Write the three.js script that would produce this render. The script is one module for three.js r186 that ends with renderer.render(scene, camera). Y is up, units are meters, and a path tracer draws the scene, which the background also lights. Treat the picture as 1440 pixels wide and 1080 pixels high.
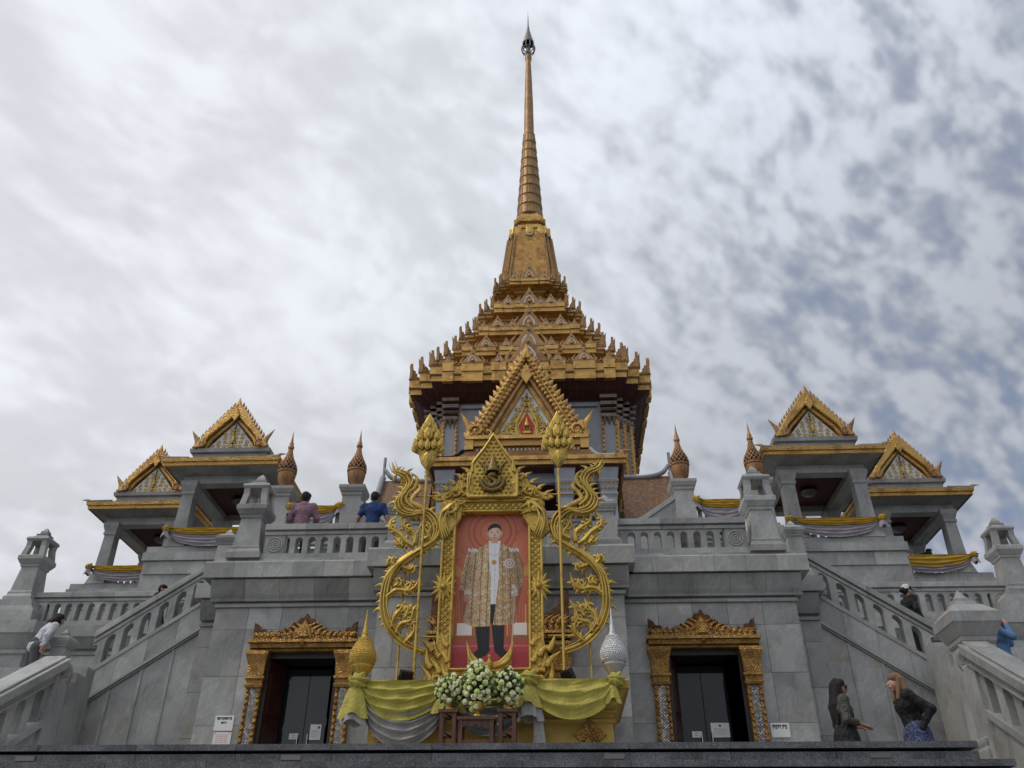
import * as THREE from 'three';
import { mergeGeometries } from 'three/addons/utils/BufferGeometryUtils.js';
import { MarchingCubes } from 'three/addons/objects/MarchingCubes.js';

// ---------- camera, sky, sun, exposure ----------
const scene = new THREE.Scene();
const D = Math.PI / 180;
const camera = new THREE.PerspectiveCamera(48.24, 4 / 3, 0.1, 3000);
camera.position.set(0.94, 1.6, 15.4);
camera.rotation.order = 'YXZ';
camera.rotation.set(33 * D, 2.9 * D, 0.3 * D);
const renderer = new THREE.WebGLRenderer({ antialias: true });
renderer.toneMapping = THREE.LinearToneMapping;
renderer.toneMappingExposure = 1.0;
renderer.shadowMap.enabled = true;

let seed = 20240611;
const rnd = () => { seed |= 0; seed = seed + 0x6D2B79F5 | 0; let t = Math.imul(seed ^ seed >>> 15, 1 | seed); t = t + Math.imul(t ^ t >>> 7, 61 | t) ^ t; return ((t ^ t >>> 14) >>> 0) / 4294967296; };
const rr = (a, b) => a + (b - a) * rnd();
const clamp = (v, a = 0, b = 1) => Math.min(b, Math.max(a, v));
const smooth = (a, b, v) => { const t = clamp((v - a) / (b - a)); return t * t * (3 - 2 * t); };
const lerp = (a, b, t) => a + (b - a) * t;

// periodic value noise
const PERM = new Float32Array(65536); { for (let i = 0; i < 65536; i++) PERM[i] = rnd(); }
function vn(x, y, per) {
  const xi = Math.floor(x), yi = Math.floor(y), fx = x - xi, fy = y - yi;
  const u = fx * fx * fx * (fx * (fx * 6 - 15) + 10), v = fy * fy * fy * (fy * (fy * 6 - 15) + 10);
  const m = (a, b) => PERM[((((a % per) + per) % per) * 57 + (((b % per) + per) % per) * 251 + per * 7919) & 65535];
  return lerp(lerp(m(xi, yi), m(xi + 1, yi), u), lerp(m(xi, yi + 1), m(xi + 1, yi + 1), u), v);
}
function fbm(x, y, per, oct) { let a = .5, s = 0, n = 0; for (let i = 0; i < oct; i++) { s += a * vn(x, y, per); n += a; x *= 2; y *= 2; per *= 2; a *= .5; } return s / n; }

// broken high cloud, brightest towards the hidden sun, thinning to blue on the sun's far side
const SUN = new THREE.Vector3(-0.50, 0.83, 0.14).normalize();
{
  const W = 2048, H = 1024, data = new Float32Array(W * H * 4);
  for (let j = 0; j < H; j++) {
    const el = (j + .5) / H * Math.PI - Math.PI / 2, ce = Math.cos(el), y = Math.sin(el);
    for (let i = 0; i < W; i++) {
      const az = ((i + .5) / W - .5) * 2 * Math.PI, x = Math.cos(az) * ce, z = Math.sin(az) * ce, k = (j * W + i) * 4;
      if (y < -0.03) { data[k] = .16; data[k + 1] = .16; data[k + 2] = .165; data[k + 3] = 1; continue; }
      const q = 1 / (Math.max(y, 0) + .38), px = x * q * 2.4 + 40, pz = z * q * 2.4 + 40;
      const w1 = fbm(px * 1.3, pz * 1.3, 512, 4), w2 = fbm(px * 1.3 + 31, pz * 1.3 + 17, 512, 4);
      const big = fbm(px * .9 + w1 * 1.1, pz * .9 + w2 * 1.1, 512, 5);
      const mid = fbm(px * 3.0 + pz * 1.2 + w2 * 1.6, pz * 2.6 + w1 * 1.6, 1024, 5);
      const fine = fbm(px * 13 + pz * 6 + w1 * 4, pz * 12 + w2 * 4, 1024, 5);
      const c = x * SUN.x + y * SUN.y + z * SUN.z;
      const side = smooth(-.42, .35, -x);                                // 1 on the sun's side
      const low = smooth(.72, .25, y);
      const tiny = fbm(px * 30 + pz * 12 + w2 * 6, pz * 26 + w1 * 6, 2048, 3);
      const rip = mid * .26 + fine * .48 + tiny * .26;                    // ripples of the thinner cloud
      const cover = smooth(.26, .56, big * .22 + rip * .72 + side * .20 - .07 * (1 - side) * low + .055);
      const br = (.47 + .36 * smooth(.05, .62, c)) * (lerp(.80, .87, side) + lerp(.30, .24, side) * smooth(.34, .66, lerp(rip, mid * .36 + big * .32 + fine * .32, side)));
      const cl = [br * lerp(.92, .955, side), br * lerp(.98, .99, side), br * lerp(1.10, 1.05, side)];
      const hz = Math.exp(-Math.max(y, 0) * 5), bl = [lerp(.19, .34, hz), lerp(.255, .40, hz), lerp(.41, .52, hz)];
      for (let m = 0; m < 3; m++) data[k + m] = lerp(lerp(bl[m], cl[m] * .8, .36 + side * .5 - .24 * low), cl[m], cover);
      data[k + 3] = 1;
    }
  }
  const t = new THREE.DataTexture(data, W, H, THREE.RGBAFormat, THREE.FloatType);
  t.mapping = THREE.EquirectangularReflectionMapping; t.magFilter = THREE.LinearFilter; t.minFilter = THREE.LinearFilter; t.wrapS = THREE.RepeatWrapping; t.needsUpdate = true;
  scene.background = t; scene.environment = t; scene.environmentIntensity = 1;
}
const sun = new THREE.DirectionalLight(0xfff3e2, 1.0);
sun.position.copy(SUN).multiplyScalar(90); sun.target.position.set(0, 8, -6); scene.add(sun, sun.target);
sun.castShadow = true; sun.shadow.radius = 30; sun.shadow.mapSize.set(2048, 2048);
Object.assign(sun.shadow.camera, { left: -40, right: 40, top: 45, bottom: -40, near: 1, far: 220 });

// ---------- textures and materials ----------
function dataTex(n, fn, srgb = true) {
  const a = new Uint8Array(n * n * 4);
  for (let j = 0; j < n; j++) for (let i = 0; i < n; i++) { const c = fn(i / n, j / n), k = (j * n + i) * 4; for (let m = 0; m < 3; m++) a[k + m] = clamp(c[m]) * 255; a[k + 3] = 255; }
  const t = new THREE.DataTexture(a, n, n, THREE.RGBAFormat); t.wrapS = t.wrapT = THREE.RepeatWrapping; t.magFilter = THREE.LinearFilter; t.minFilter = THREE.LinearMipmapLinearFilter; t.generateMipmaps = true;
  if (srgb) t.colorSpace = THREE.SRGBColorSpace; t.needsUpdate = true; return t;
}
const rep = (t, s, s2 = s) => { const c = t.clone(); c.repeat.set(s, s2); c.needsUpdate = true; return c; };
const marbleT = dataTex(1024, (u, v) => {
  const w = fbm(u * 5, v * 5, 5, 4), a = fbm(u * 6 + w * 2, v * 6 + w * 2, 6, 6), b = fbm(u * 3 + 7, v * 3 + 5, 3, 5);
  const vein = Math.pow(1 - Math.abs(2 * fbm((u + v) * 5 + w, (v - u) * 14 + w, 5, 5) - 1), 9);
  const f = vn(u * 300, v * 300, 300);
  let g = .62 + .11 * (a - .5) + .10 * (b - .5) + .045 * (f - .5) + .06 * vein * (2 * smooth(.4, .6, b) - 1);
  const st = smooth(.6, .78, fbm(u * 4 + 3, v * 4 + 9, 4, 5)) * .5 * smooth(.35, .6, fbm(u * 20, v * 20, 20, 3)); // ochre water stains
  const dr = smooth(.55, .8, fbm(u * 46, v * 2.0, 46, 3)) * smooth(.45, .7, fbm(u * 5 + 2, v * 5 + 6, 5, 4)); g *= 1 - .07 * dr; // thin drip marks in patches
  return [g * (1 - .03 * st) * .99, g * (1 - .12 * st) * .995, g * (1 - .26 * st)];
});
const grainT = dataTex(512, (u, v) => { const g = .5 + .5 * (fbm(u * 24, v * 24, 24, 5) - .5) + .25 * (vn(u * 200, v * 200, 200) - .5); return [g, g, g]; }, false);
const carveT = dataTex(512, (u, v) => {           // running scroll and leaf relief
  const w = fbm(u * 6, v * 6, 6, 3), w2 = fbm(u * 6 + 3, v * 6 + 11, 6, 3);
  const s = Math.sin((u * 12 + w * 2.6) * Math.PI * 2) * Math.sin((v * 12 + w2 * 2.6) * Math.PI * 2);
  const s2 = Math.sin((u * 26 + w2 * 4) * Math.PI * 2) * Math.cos((v * 26 + w * 4) * Math.PI * 2);
  const g = .5 + .36 * s + .2 * s2; return [g, g, g];
}, false);
const goldT = dataTex(512, (u, v) => {             // gilding worn and grimed in irregular flecks
  const a = fbm(u * 7, v * 7, 7, 6), f = fbm(u * 40, v * 40, 40, 3), d = smooth(.5, .72, a * .6 + f * .45);
  return [1 - .2 * d + .16 * (f - .5), .98 - .23 * d + .16 * (f - .5), .95 - .22 * d];
});
const tileT = dataTex(512, (u, v) => {             // small glazed scale tiles far off
  const r = Math.floor(v * 24), uu = u * 24 + (r % 2) * .5, ci = Math.floor(uu), fx = uu - ci - .5, fy = v * 24 - r;
  const edge = smooth(.32, .5, Math.abs(fx)) * .5 + smooth(.25, .0, fy) * .45, n = PERM[(ci * 131 + r * 977) & 65535];
  const g = .78 + .22 * n - edge * .55; return [g, g * (.92 + .1 * n), g * .95];
});
const granT = dataTex(512, (u, v) => { const f = vn(u * 256, v * 256, 256), g = vn(u * 110, v * 110, 110), a = fbm(u * 5, v * 5, 5, 5); const s = .52 + .34 * (f - .5) + .22 * (g - .5) + .3 * (a - .5); return [s, s, s * 1.03]; });
const mosaicT = dataTex(256, (u, v) => {           // chips of mirror glass set in lines
  const a = u * 14 + v * 14, b = u * 14 - v * 14, i = Math.floor(a), j = Math.floor(b), fa = Math.abs(a - i - .5), fb = Math.abs(b - j - .5);
  const n = PERM[((((i % 28) + 28) % 28) * 71 + (((j % 28) + 28) % 28) * 911) & 65535]; const g = Math.max(fa, fb) > .36 ? .2 : (.5 + .5 * n); return [g, g * .97, g * .93];
});
const clothT = dataTex(512, (u, v) => { const g = .9 + .12 * (fbm(u * 12, v * 12, 12, 4) - .5) + .06 * (vn(u * 250, v * 250, 250) - .5); return [g, g, g]; });
const wrinkT = dataTex(512, (u, v) => { const w = fbm(u * 4, v * 4, 4, 3); const a = 1 - Math.abs(2 * fbm(u * 7 + w * 2, v * 4 + w, 7, 4) - 1), b = 1 - Math.abs(2 * fbm(u * 15 + 3 + w * 2, v * 9 + w, 15, 3) - 1); const g = .65 * a * a + .35 * b * b; return [g, g, g]; }, false);
const woodT = dataTex(256, (u, v) => { const w = fbm(u * 3, v * 3, 3, 3), g = .75 + .35 * (vn(u * 60 + w * 9, v * 4, 60) - .5) + .2 * (w - .5); return [g, g * .96, g * .92]; });
const printT = dataTex(256, (u, v) => { const g = fbm(u * 14, v * 14, 14, 3); const m = g > .52 ? 1 : 0, e = Math.abs(g - .52) < .03 ? .5 : 0; return m ? [.62, .68, .82] : e ? [.2, .25, .42] : [.35, .42, .62]; });

const lin = (r, g, b) => new THREE.Color().setRGB(r, g, b);
function mt(c, rough, metal = 0, o = {}) { return new THREE.MeshPhysicalMaterial({ color: c, roughness: rough, metalness: metal, ...o }); }
const MARB = [.9, 1.0, 1.07, 1.14, .82].map((k, i) => mt(lin(.97 * k, .965 * k, .92 * k), .5, 0, { map: rep(marbleT, .42 + i * .03), bumpMap: rep(grainT, 1.3), bumpScale: .0025 }));
const marble = MARB[1];
const pick = () => MARB[rnd() < .15 ? 4 : Math.floor(rnd() * 4)];
const M = {
  core: mt(lin(.13, .13, .13), .9),
  gran: mt(lin(.42, .43, .43), .55, 0, { map: rep(granT, 1.2), bumpMap: rep(grainT, 2), bumpScale: .001 }),
  wall: mt(lin(.40, .42, .46), .6, 0, { map: rep(clothT, .5) }),
  gold: mt(lin(.60, .38, .12), .42, .6, { map: rep(goldT, .5), bumpMap: rep(carveT, .8), bumpScale: .012 }),
  goldc: mt(lin(.52, .31, .095), .45, .6, { map: rep(goldT, .7), bumpMap: rep(carveT, .9), bumpScale: .03 }),
  aged: mt(lin(.36, .225, .10), .5, .5, { map: rep(goldT, .6) }),
  goldp: mt(lin(.60, .43, .10), .38, .6, { map: rep(goldT, 1.1), bumpMap: rep(grainT, 3), bumpScale: .002 }),
  goldf: mt(lin(.54, .38, .085), .4, .6, { map: rep(goldT, 1.6), bumpMap: rep(carveT, 2.4), bumpScale: .006 }),
  door: mt(lin(.42, .255, .085), .34, .8, { map: rep(goldT, 1.3), bumpMap: rep(carveT, 1.6), bumpScale: .014 }),
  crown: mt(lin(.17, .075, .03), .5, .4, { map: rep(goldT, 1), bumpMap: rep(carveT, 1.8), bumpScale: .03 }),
  terra: mt(lin(.43, .26, .115), .55, .35, { map: rep(goldT, .6), bumpMap: rep(carveT, .9), bumpScale: .02 }),
  copper: mt(lin(.40, .225, .105), .5, .55, { map: rep(goldT, .8) }),
  tile: mt(lin(.30, .145, .052), .38, 0, { map: rep(tileT, .55) , bumpMap: rep(tileT, .55), bumpScale: .01 }),
  soffit: mt(lin(.10, .028, .018), .7, 0, { map: rep(woodT, .5) }),
  ochre: mt(lin(.50, .33, .06), .55, .1, { map: rep(clothT, .7) }),
  capital: mt(lin(.24, .20, .18), .5, .2, { map: rep(goldT, .8) }),
  teak: mt(lin(.17, .065, .035), .45, 0, { map: rep(woodT, 1.2) }),
  white: mt(lin(.82, .82, .80), .5, 0, { map: rep(clothT, 1) }),
  red: mt(lin(.50, .03, .02), .5), redcloth: mt(lin(.55, .03, .05), .8),
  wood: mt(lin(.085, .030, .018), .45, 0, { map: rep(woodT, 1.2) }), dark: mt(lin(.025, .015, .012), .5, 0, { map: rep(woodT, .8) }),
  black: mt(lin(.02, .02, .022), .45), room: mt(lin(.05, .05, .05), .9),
  glass: mt(lin(.02, .024, .028), .06, 0), mosaic: mt(lin(.8, .78, .74), .25, .4, { map: rep(mosaicT, 1.5) }),
  yel: mt(lin(.58, .50, .10), .75, 0, { map: rep(clothT, 2), bumpMap: rep(wrinkT, 1.6), bumpScale: .012, sheen: .3 }), gry: mt(lin(.42, .40, .38), .7, 0, { map: rep(clothT, 2), bumpMap: rep(wrinkT, 1.6), bumpScale: .012, sheen: .3 }),
  yel2: mt(lin(.66, .40, .03), .75, 0, { map: rep(clothT, 2), bumpMap: rep(wrinkT, 1.6), bumpScale: .012 }), lav: mt(lin(.46, .42, .46), .75, 0, { map: rep(clothT, 2), bumpMap: rep(wrinkT, 1.6), bumpScale: .012 }),
  silver: mt(lin(.62, .62, .63), .38, .85, { bumpMap: rep(carveT, 3), bumpScale: .005 }), steel: mt(lin(.2, .19, .18), .5, .8),
  leaf: mt(lin(.07, .12, .03), .6), petal: mt(lin(.80, .80, .46), .6), petal2: mt(lin(.66, .74, .26), .6),
  skin: mt(lin(.42, .23, .15), .55), skin2: mt(lin(.50, .29, .20), .55), hair: mt(lin(.014, .010, .009), .85), hair2: mt(lin(.20, .12, .06), .8),
  pink: mt(lin(.36, .20, .27), .85, 0, { map: rep(clothT, 3), bumpMap: rep(wrinkT, 1.6), bumpScale: .03 }), blue: mt(lin(.015, .055, .20), .85, 0, { map: rep(clothT, 3), bumpMap: rep(wrinkT, 1.6), bumpScale: .03 }), denim: mt(lin(.035, .05, .09), .9),
  olive: mt(lin(.105, .10, .085), .9, 0, { map: rep(clothT, 3), bumpMap: rep(wrinkT, 1.6), bumpScale: .03 }), blk: mt(lin(.012, .012, .014), .8, 0, { bumpMap: rep(wrinkT, 1.6), bumpScale: .04 }), wht: mt(lin(.62, .63, .66), .85, 0, { bumpMap: rep(wrinkT, 1.6), bumpScale: .03 }), blueprint: mt(lin(.28, .28, .32), .85, 0, { map: rep(printT, 5), bumpMap: rep(wrinkT, 1.6), bumpScale: .03 }),
  check: mt(lin(.10, .10, .11), .9), sky: mt(lin(.10, .19, .36), .9), paper: mt(lin(.75, .75, .73), .8)
};

// ---------- helpers ----------
const V = (x, y, z = 0) => new THREE.Vector3(x, y, z);
const used = {};
function numbered(n) { if (!(n in used)) { used[n] = 0; return n; } used[n]++; return n + '_' + String(used[n]).padStart(3, '0'); }
function boxUV(g) {
  const p = g.attributes.position, n = p.count, uv = new Float32Array(n * 2), ox = rnd() * 9, oy = rnd() * 9, a = V(0, 0), b = V(0, 0), c = V(0, 0);
  for (let i = 0; i < n; i += 3) {
    a.fromBufferAttribute(p, i); b.fromBufferAttribute(p, i + 1); c.fromBufferAttribute(p, i + 2); b.sub(a); c.sub(a); b.cross(c);
    const X = Math.abs(b.x), Y = Math.abs(b.y), Z = Math.abs(b.z);
    for (let k = i; k < i + 3; k++) { const x = p.getX(k), y = p.getY(k), z = p.getZ(k); let u, v; if (X > Y && X > Z) { u = z; v = y; } else if (Y > Z) { u = x; v = z; } else { u = x; v = y; } uv[k * 2] = u + ox; uv[k * 2 + 1] = v + oy; }
  }
  g.setAttribute('uv', new THREE.BufferAttribute(uv, 2)); return g;
}
function join(gs, keep) {
  gs = [gs].flat(Infinity).map(g => { const q = g.index ? g.toNonIndexed() : g; const o = new THREE.BufferGeometry(); o.setAttribute('position', q.attributes.position); o.setAttribute('normal', q.attributes.normal); if (keep && q.attributes.uv) o.setAttribute('uv', q.attributes.uv); return o; });
  const g = gs.length > 1 ? mergeGeometries(gs) : gs[0];
  return keep ? g : boxUV(g);
}
function mk(name, gs, material, parent, keep) {
  const m = new THREE.Mesh(gs.isBufferGeometry && gs.userData.done ? gs : join(gs, keep), material); m.name = name; m.castShadow = m.receiveShadow = true; if (parent) parent.add(m); return m;
}
const share = (gs, keep) => { const g = join(gs, keep); g.userData.done = true; return g; };
function thing(name, label, category, group, pos = [0, 0, 0], ry = 0) {
  const o = new THREE.Group(); o.name = numbered(name); o.position.set(...pos); o.rotation.y = ry; o.userData = { label, category }; if (group) o.userData.group = group; scene.add(o); return o;
}
function struct(name, gs, m) { const o = mk(numbered(name), gs, m, scene); o.userData.kind = 'structure'; return o; }
function bx(x0, x1, y0, y1, z0, z1) { const g = new THREE.BoxGeometry(Math.abs(x1 - x0), Math.abs(y1 - y0), Math.abs(z1 - z0)); g.translate((x0 + x1) / 2, (y0 + y1) / 2, (z0 + z1) / 2); return g; }
function shp(pts, holes = []) { const s = new THREE.Shape(pts.map(p => new THREE.Vector2(p[0], p[1]))); for (const h of holes) s.holes.push(new THREE.Path(h.map(p => new THREE.Vector2(p[0], p[1])))); return s; }
function ext(pts, depth, z = 0, bev = 0, holes = []) {
  const g = new THREE.ExtrudeGeometry(shp(pts, holes), { depth: Math.max(.001, depth - 2 * bev), bevelEnabled: bev > 0, bevelSize: bev, bevelThickness: bev, bevelOffset: -bev, bevelSegments: 2, curveSegments: 6 });
  g.translate(0, 0, z + bev); return g;
}
function lathe(prof, seg = 24, x = 0, y = 0, z = 0) { const g = new THREE.LatheGeometry(prof.map(p => new THREE.Vector2(p[0], p[1])), seg); g.translate(x, y, z); return g; }
function loftLoops(loops, caps = true) {        // loops of equal length, [x,y,z] each; flat faces
  const pos = [], tri = (a, b, c) => pos.push(...a, ...b, ...c), n = loops[0].length;
  for (let l = 0; l < loops.length - 1; l++) for (let i = 0; i < n; i++) { const a = loops[l][i], b = loops[l][(i + 1) % n], c = loops[l + 1][(i + 1) % n], d = loops[l + 1][i]; tri(a, b, c); tri(a, c, d); }
  if (caps) for (const [L, f] of [[loops[0], 0], [loops[loops.length - 1], 1]]) { const cx = L.reduce((s, p) => s + p[0], 0) / n, cz = L.reduce((s, p) => s + p[2], 0) / n, c = [cx, L.reduce((s, p) => s + p[1], 0) / n, cz]; for (let i = 0; i < n; i++) f ? tri(L[i], L[(i + 1) % n], c) : tri(L[(i + 1) % n], L[i], c); }
  const g = new THREE.BufferGeometry(); g.setAttribute('position', new THREE.Float32BufferAttribute(pos, 3)); g.computeVertexNormals(); return g;
}
function sq(levels, x = 0, z = 0, caps = true) { // stacked square mouldings: [y, halfX, halfZ?]
  return loftLoops(levels.map(([y, a, b = a]) => [[x + a, y, z + b], [x + a, y, z - b], [x - a, y, z - b], [x - a, y, z + b]]), caps);
}
function redentLoop(A, s, y, cx, cz) {
  const a = A - 2 * s, P = [[a, A], [a, A - s], [A - s, A - s], [A - s, a], [A, a], [A, -a], [A - s, -a], [A - s, -(A - s)], [a, -(A - s)], [a, -A], [-a, -A], [-a, -(A - s)], [-(A - s), -(A - s)], [-(A - s), -a], [-A, -a], [-A, a], [-(A - s), a], [-(A - s), A - s], [-a, A - s], [-a, A]];
  return P.map(([x, z]) => [cx + x, y, cz + z]);
}
const rl = (levels, cx, cz, caps = true) => loftLoops(levels.map(([y, A, s]) => redentLoop(A, s, y, cx, cz)), caps);
function ribbon(P, rad, o = {}) {
  const c = new THREE.CatmullRomCurve3(P.map(p => V(p[0], p[1], p[2] || 0)), false, 'centripetal'), N = o.n || Math.max(6, P.length * 3), K = o.k || 6, fl = o.flat || .6, pos = [], idx = [];
  for (let i = 0; i <= N; i++) {
    const t = i / N, p = c.getPoint(t), g = c.getTangent(t), L = Math.hypot(g.x, g.y) || 1, nx = -g.y / L, ny = g.x / L; const f = t * (rad.length - 1), k0 = Math.min(rad.length - 2, Math.floor(f)), r = lerp(rad[k0], rad[k0 + 1], f - k0);
    for (let k = 0; k < K; k++) { const a = k / K * Math.PI * 2, cc = Math.cos(a) * r, ss = Math.sin(a) * r * fl; pos.push(p.x + nx * cc, p.y + ny * cc, p.z + ss); }
  }
  for (let i = 0; i < N; i++) for (let k = 0; k < K; k++) { const a = i * K + k, b = i * K + (k + 1) % K, c2 = a + K, d = b + K; idx.push(a, b, d, a, d, c2); }
  for (let k = 1; k < K - 1; k++) { idx.push(0, k + 1, k); const e = N * K; idx.push(e, e + k, e + k + 1); }
  const g = new THREE.BufferGeometry(); g.setAttribute('position', new THREE.Float32BufferAttribute(pos, 3)); g.setIndex(idx); g.computeVertexNormals(); return g;
}
function rod(a, b, r, k = 8) { const d = V(...b).sub(V(...a)), g = new THREE.CylinderGeometry(r, r, d.length(), k); g.applyQuaternion(new THREE.Quaternion().setFromUnitVectors(V(0, 1, 0), d.clone().normalize())); g.translate((a[0] + b[0]) / 2, (a[1] + b[1]) / 2, (a[2] + b[2]) / 2); return g; }
const tr = (g, x, y, z, rz = 0, ry = 0, s = 1) => { g = g.clone(); if (s !== 1) g.scale(s, s, s); if (rz) g.rotateZ(rz); if (ry) g.rotateY(ry); g.translate(x, y, z); return g; };
const spiral = (cx, cy, r, turns, a0, dir = 1, n = 12) => Array.from({ length: n + 1 }, (_, i) => { const t = i / n, q = r * (1 - .82 * t), a = a0 + dir * turns * 2 * Math.PI * t; return [cx + q * Math.cos(a), cy + q * Math.sin(a)]; });
function flame(h, w, bend = .25, flat = .5) { return ribbon([[0, 0], [-bend * h * .25, h * .22], [-bend * h * .1, h * .45], [bend * h * .35, h * .7], [bend * h * .9, h]], [w * .55, w * .5, w * .42, w * .26, .003], { flat, n: 9 }); }
function leafScroll(x, y, r, a, dir, flat = .5, th = 1) { // one curling stem with three flame leaves
  const s = spiral(x, y, r, 1.1, a, dir, 11); const gs = [ribbon(s, [r * .26 * th, r * .24 * th, r * .19 * th, r * .22 * th], { flat, n: 18 })];
  for (const k of [1, 4, 7]) { const p = s[k], q = s[k + 1], an = Math.atan2(q[1] - p[1], q[0] - p[0]) - dir * .9; gs.push(tr(flame(r * .66 * th, r * .36 * th, dir * -.3, flat), p[0], p[1], 0, an - Math.PI / 2)); }
  return gs;
}
function fillTri(hw, h, y0, sp) { const o = []; for (let j = 0; j < 12; j++) { const y = y0 + sp * .5 + j * sp * .8, lim = hw * (1 - (y - y0) / h) - sp * .3; for (let i = 0; i < 12; i++) { const x = sp * (.5 + i); if (x > lim) break; o.push(...leafScroll(x, y, sp * .38, 1.2 + j * 1.7 + i, (i + j) % 2 ? 1 : -1, .6, .95)); } if (lim > 0) o.push(tr(flame(sp * .9, sp * .4, 0, .6), 0, y - sp * .4, 0)); } return o; }
const shift = (g, x, y, z) => { [g].flat(Infinity).forEach(q => q.translate(x, y, z)); return g; };
const mirX = gs => [gs].flat(Infinity).map(g => { const q = g.index ? g.toNonIndexed() : g.clone(); q.scale(-1, 1, 1); const p = q.attributes.position, n = q.attributes.normal; for (let i = 0; i < p.count; i += 3) for (const A of [p, n]) for (let m = 0; m < 3; m++) { const t = A.array[(i + 1) * 3 + m]; A.array[(i + 1) * 3 + m] = A.array[(i + 2) * 3 + m]; A.array[(i + 2) * 3 + m] = t; } return q; });

// slabs of cladding over a dark core, each a piece of its own; holes are [x0,x1,y0,y1]
function slabs(parent, x0, x1, ys, w, z, th = .05, holes = [], off = 0) {
  for (let r = 0; r < ys.length - 1; r++) {
    const n = Math.max(1, Math.round((x1 - x0) / w)), st = (x1 - x0) / n;
    let xs = [x0]; for (let i = 0; i <= n; i++) { const x = x0 + (i + (r % 2 ? off : 0)) * st; if (x > x0 + .12 && x < x1 - .12) xs.push(x + rr(-.006, .006)); } xs.push(x1);
    for (let i = 0; i < xs.length - 1; i++) {
      let rects = [[xs[i], xs[i + 1], ys[r], ys[r + 1]]];
      for (const h of holes) rects = rects.flatMap(q => { if (q[0] >= h[1] || q[1] <= h[0] || q[2] >= h[3] || q[3] <= h[2]) return [q]; const o = []; if (q[0] < h[0]) o.push([q[0], h[0], q[2], q[3]]); if (q[1] > h[1]) o.push([h[1], q[1], q[2], q[3]]); const a = Math.max(q[0], h[0]), b = Math.min(q[1], h[1]); if (q[3] > h[3]) o.push([a, b, h[3], q[3]]); if (q[2] < h[2]) o.push([a, b, q[2], h[2]]); return o; });
      for (const q of rects) if (q[1] - q[0] > .03 && q[3] - q[2] > .03) { const g = .003; mk('slab', bx(q[0] + g, q[1] - g, q[2] + g, q[3] - g, z - th, z + rr(-.0025, .0025)), pick(), parent); }
    }
  }
}
// moulded band along x, profile in (z,y); each length a stone of its own
function course(parent, x0, x1, prof, w, name = 'stone') {
  const n = Math.max(1, Math.round((x1 - x0) / w)), st = (x1 - x0) / n;
  for (let i = 0; i < n; i++) { const a = x0 + i * st + .002, b = x0 + (i + 1) * st - .002, g = ext(prof, b - a); g.rotateY(-Math.PI / 2); g.translate(b, 0, 0); mk(name, g, pick(), parent); }
}

// ---------- setting: ground, platform, granite stairs ----------
struct('ground', bx(-600, 600, -.3, 0, -600, 600), mt(lin(.20, .19, .18), .9, 0, { map: rep(granT, .4) }));
{
  const st = struct('granite_stairs', Array.from({ length: 16 }, (_, i) => bx(-7.0, 4.32 + i * .1, 0, 2.93 - i * .1875, 7.1 + i * .3, 7.62 + i * .3)), M.core);
  for (let i = 0; i < 16; i++) {
    const y = 3 - i * .1875, z = 7.7 + i * .3, x1 = 4.4 + i * .12; let x = -6.98;
    while (x < x1 - .05) {
      let w = i < 2 ? rr(.82, .88) : 1.9; if (x + w > x1 - .3) w = x1 - x;
      mk('tread', bx(x + .002, x + w - .002, y - .05, y, z - .5, z + rr(-.002, .002)), M.gran, st);
      mk('riser', bx(x + .002, x + w - .002, y - .145, y - .075, z - .11, z - .02), M.gran, st);
      x += w;
    }
    if (i < 1) for (const px of [-3.62, -1.31, 1.42, 3.6]) mk('step_light', [bx(px - .085, px + .085, y - .125, y - .085, z - .05, z - .012)], M.steel, st);
  }
  const pl = struct('platform', [bx(-7.2, 4.3, 0, 2.985, -1.3, 7.15), bx(4.3, 7.2, 0, 2.985, -1.3, 3.7)], M.core);
  for (let i = 0; i < 19; i++) for (let k = 0; k < 9; k++) { const x = -7.1 + i * .75, z = -.2 + k * .8; if (x > 3.5 && z > 2.5) continue; mk('paving', bx(x + .003, Math.min(x + .747, x > 3.5 ? 7.19 : 4.29), 2.985, 3.0, z + .003, Math.min(z + .797, 7.14)), pick(), pl); }
}
const T1 = 7.6, T2 = 10.3;
struct('upper_terrace', [bx(-5.1, 5.1, 7.3, T1, -6, -.15), bx(-5.1, 5.1, 3, 7.3, -6, -3.4), bx(-12.5, -5.9, 3, T1 - .02, -16, -3.95), bx(5.9, 12.5, 3, T1 - .02, -16, -3.95), bx(-5.9, -5.3, 3, T1 - .01, -6, -1.15), bx(5.3, 5.9, 3, T1 - .01, -6, -1.15),
  bx(-6.75, 6.75, T1, T2, -30, -5.75), bx(-14, -6.75, T1, T2 - .01, -30, -10), bx(6.75, 14, T1, T2 - .01, -30, -10), bx(-6.2, 6.2, T2, 12.4, -28, -9)], marble);

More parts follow.
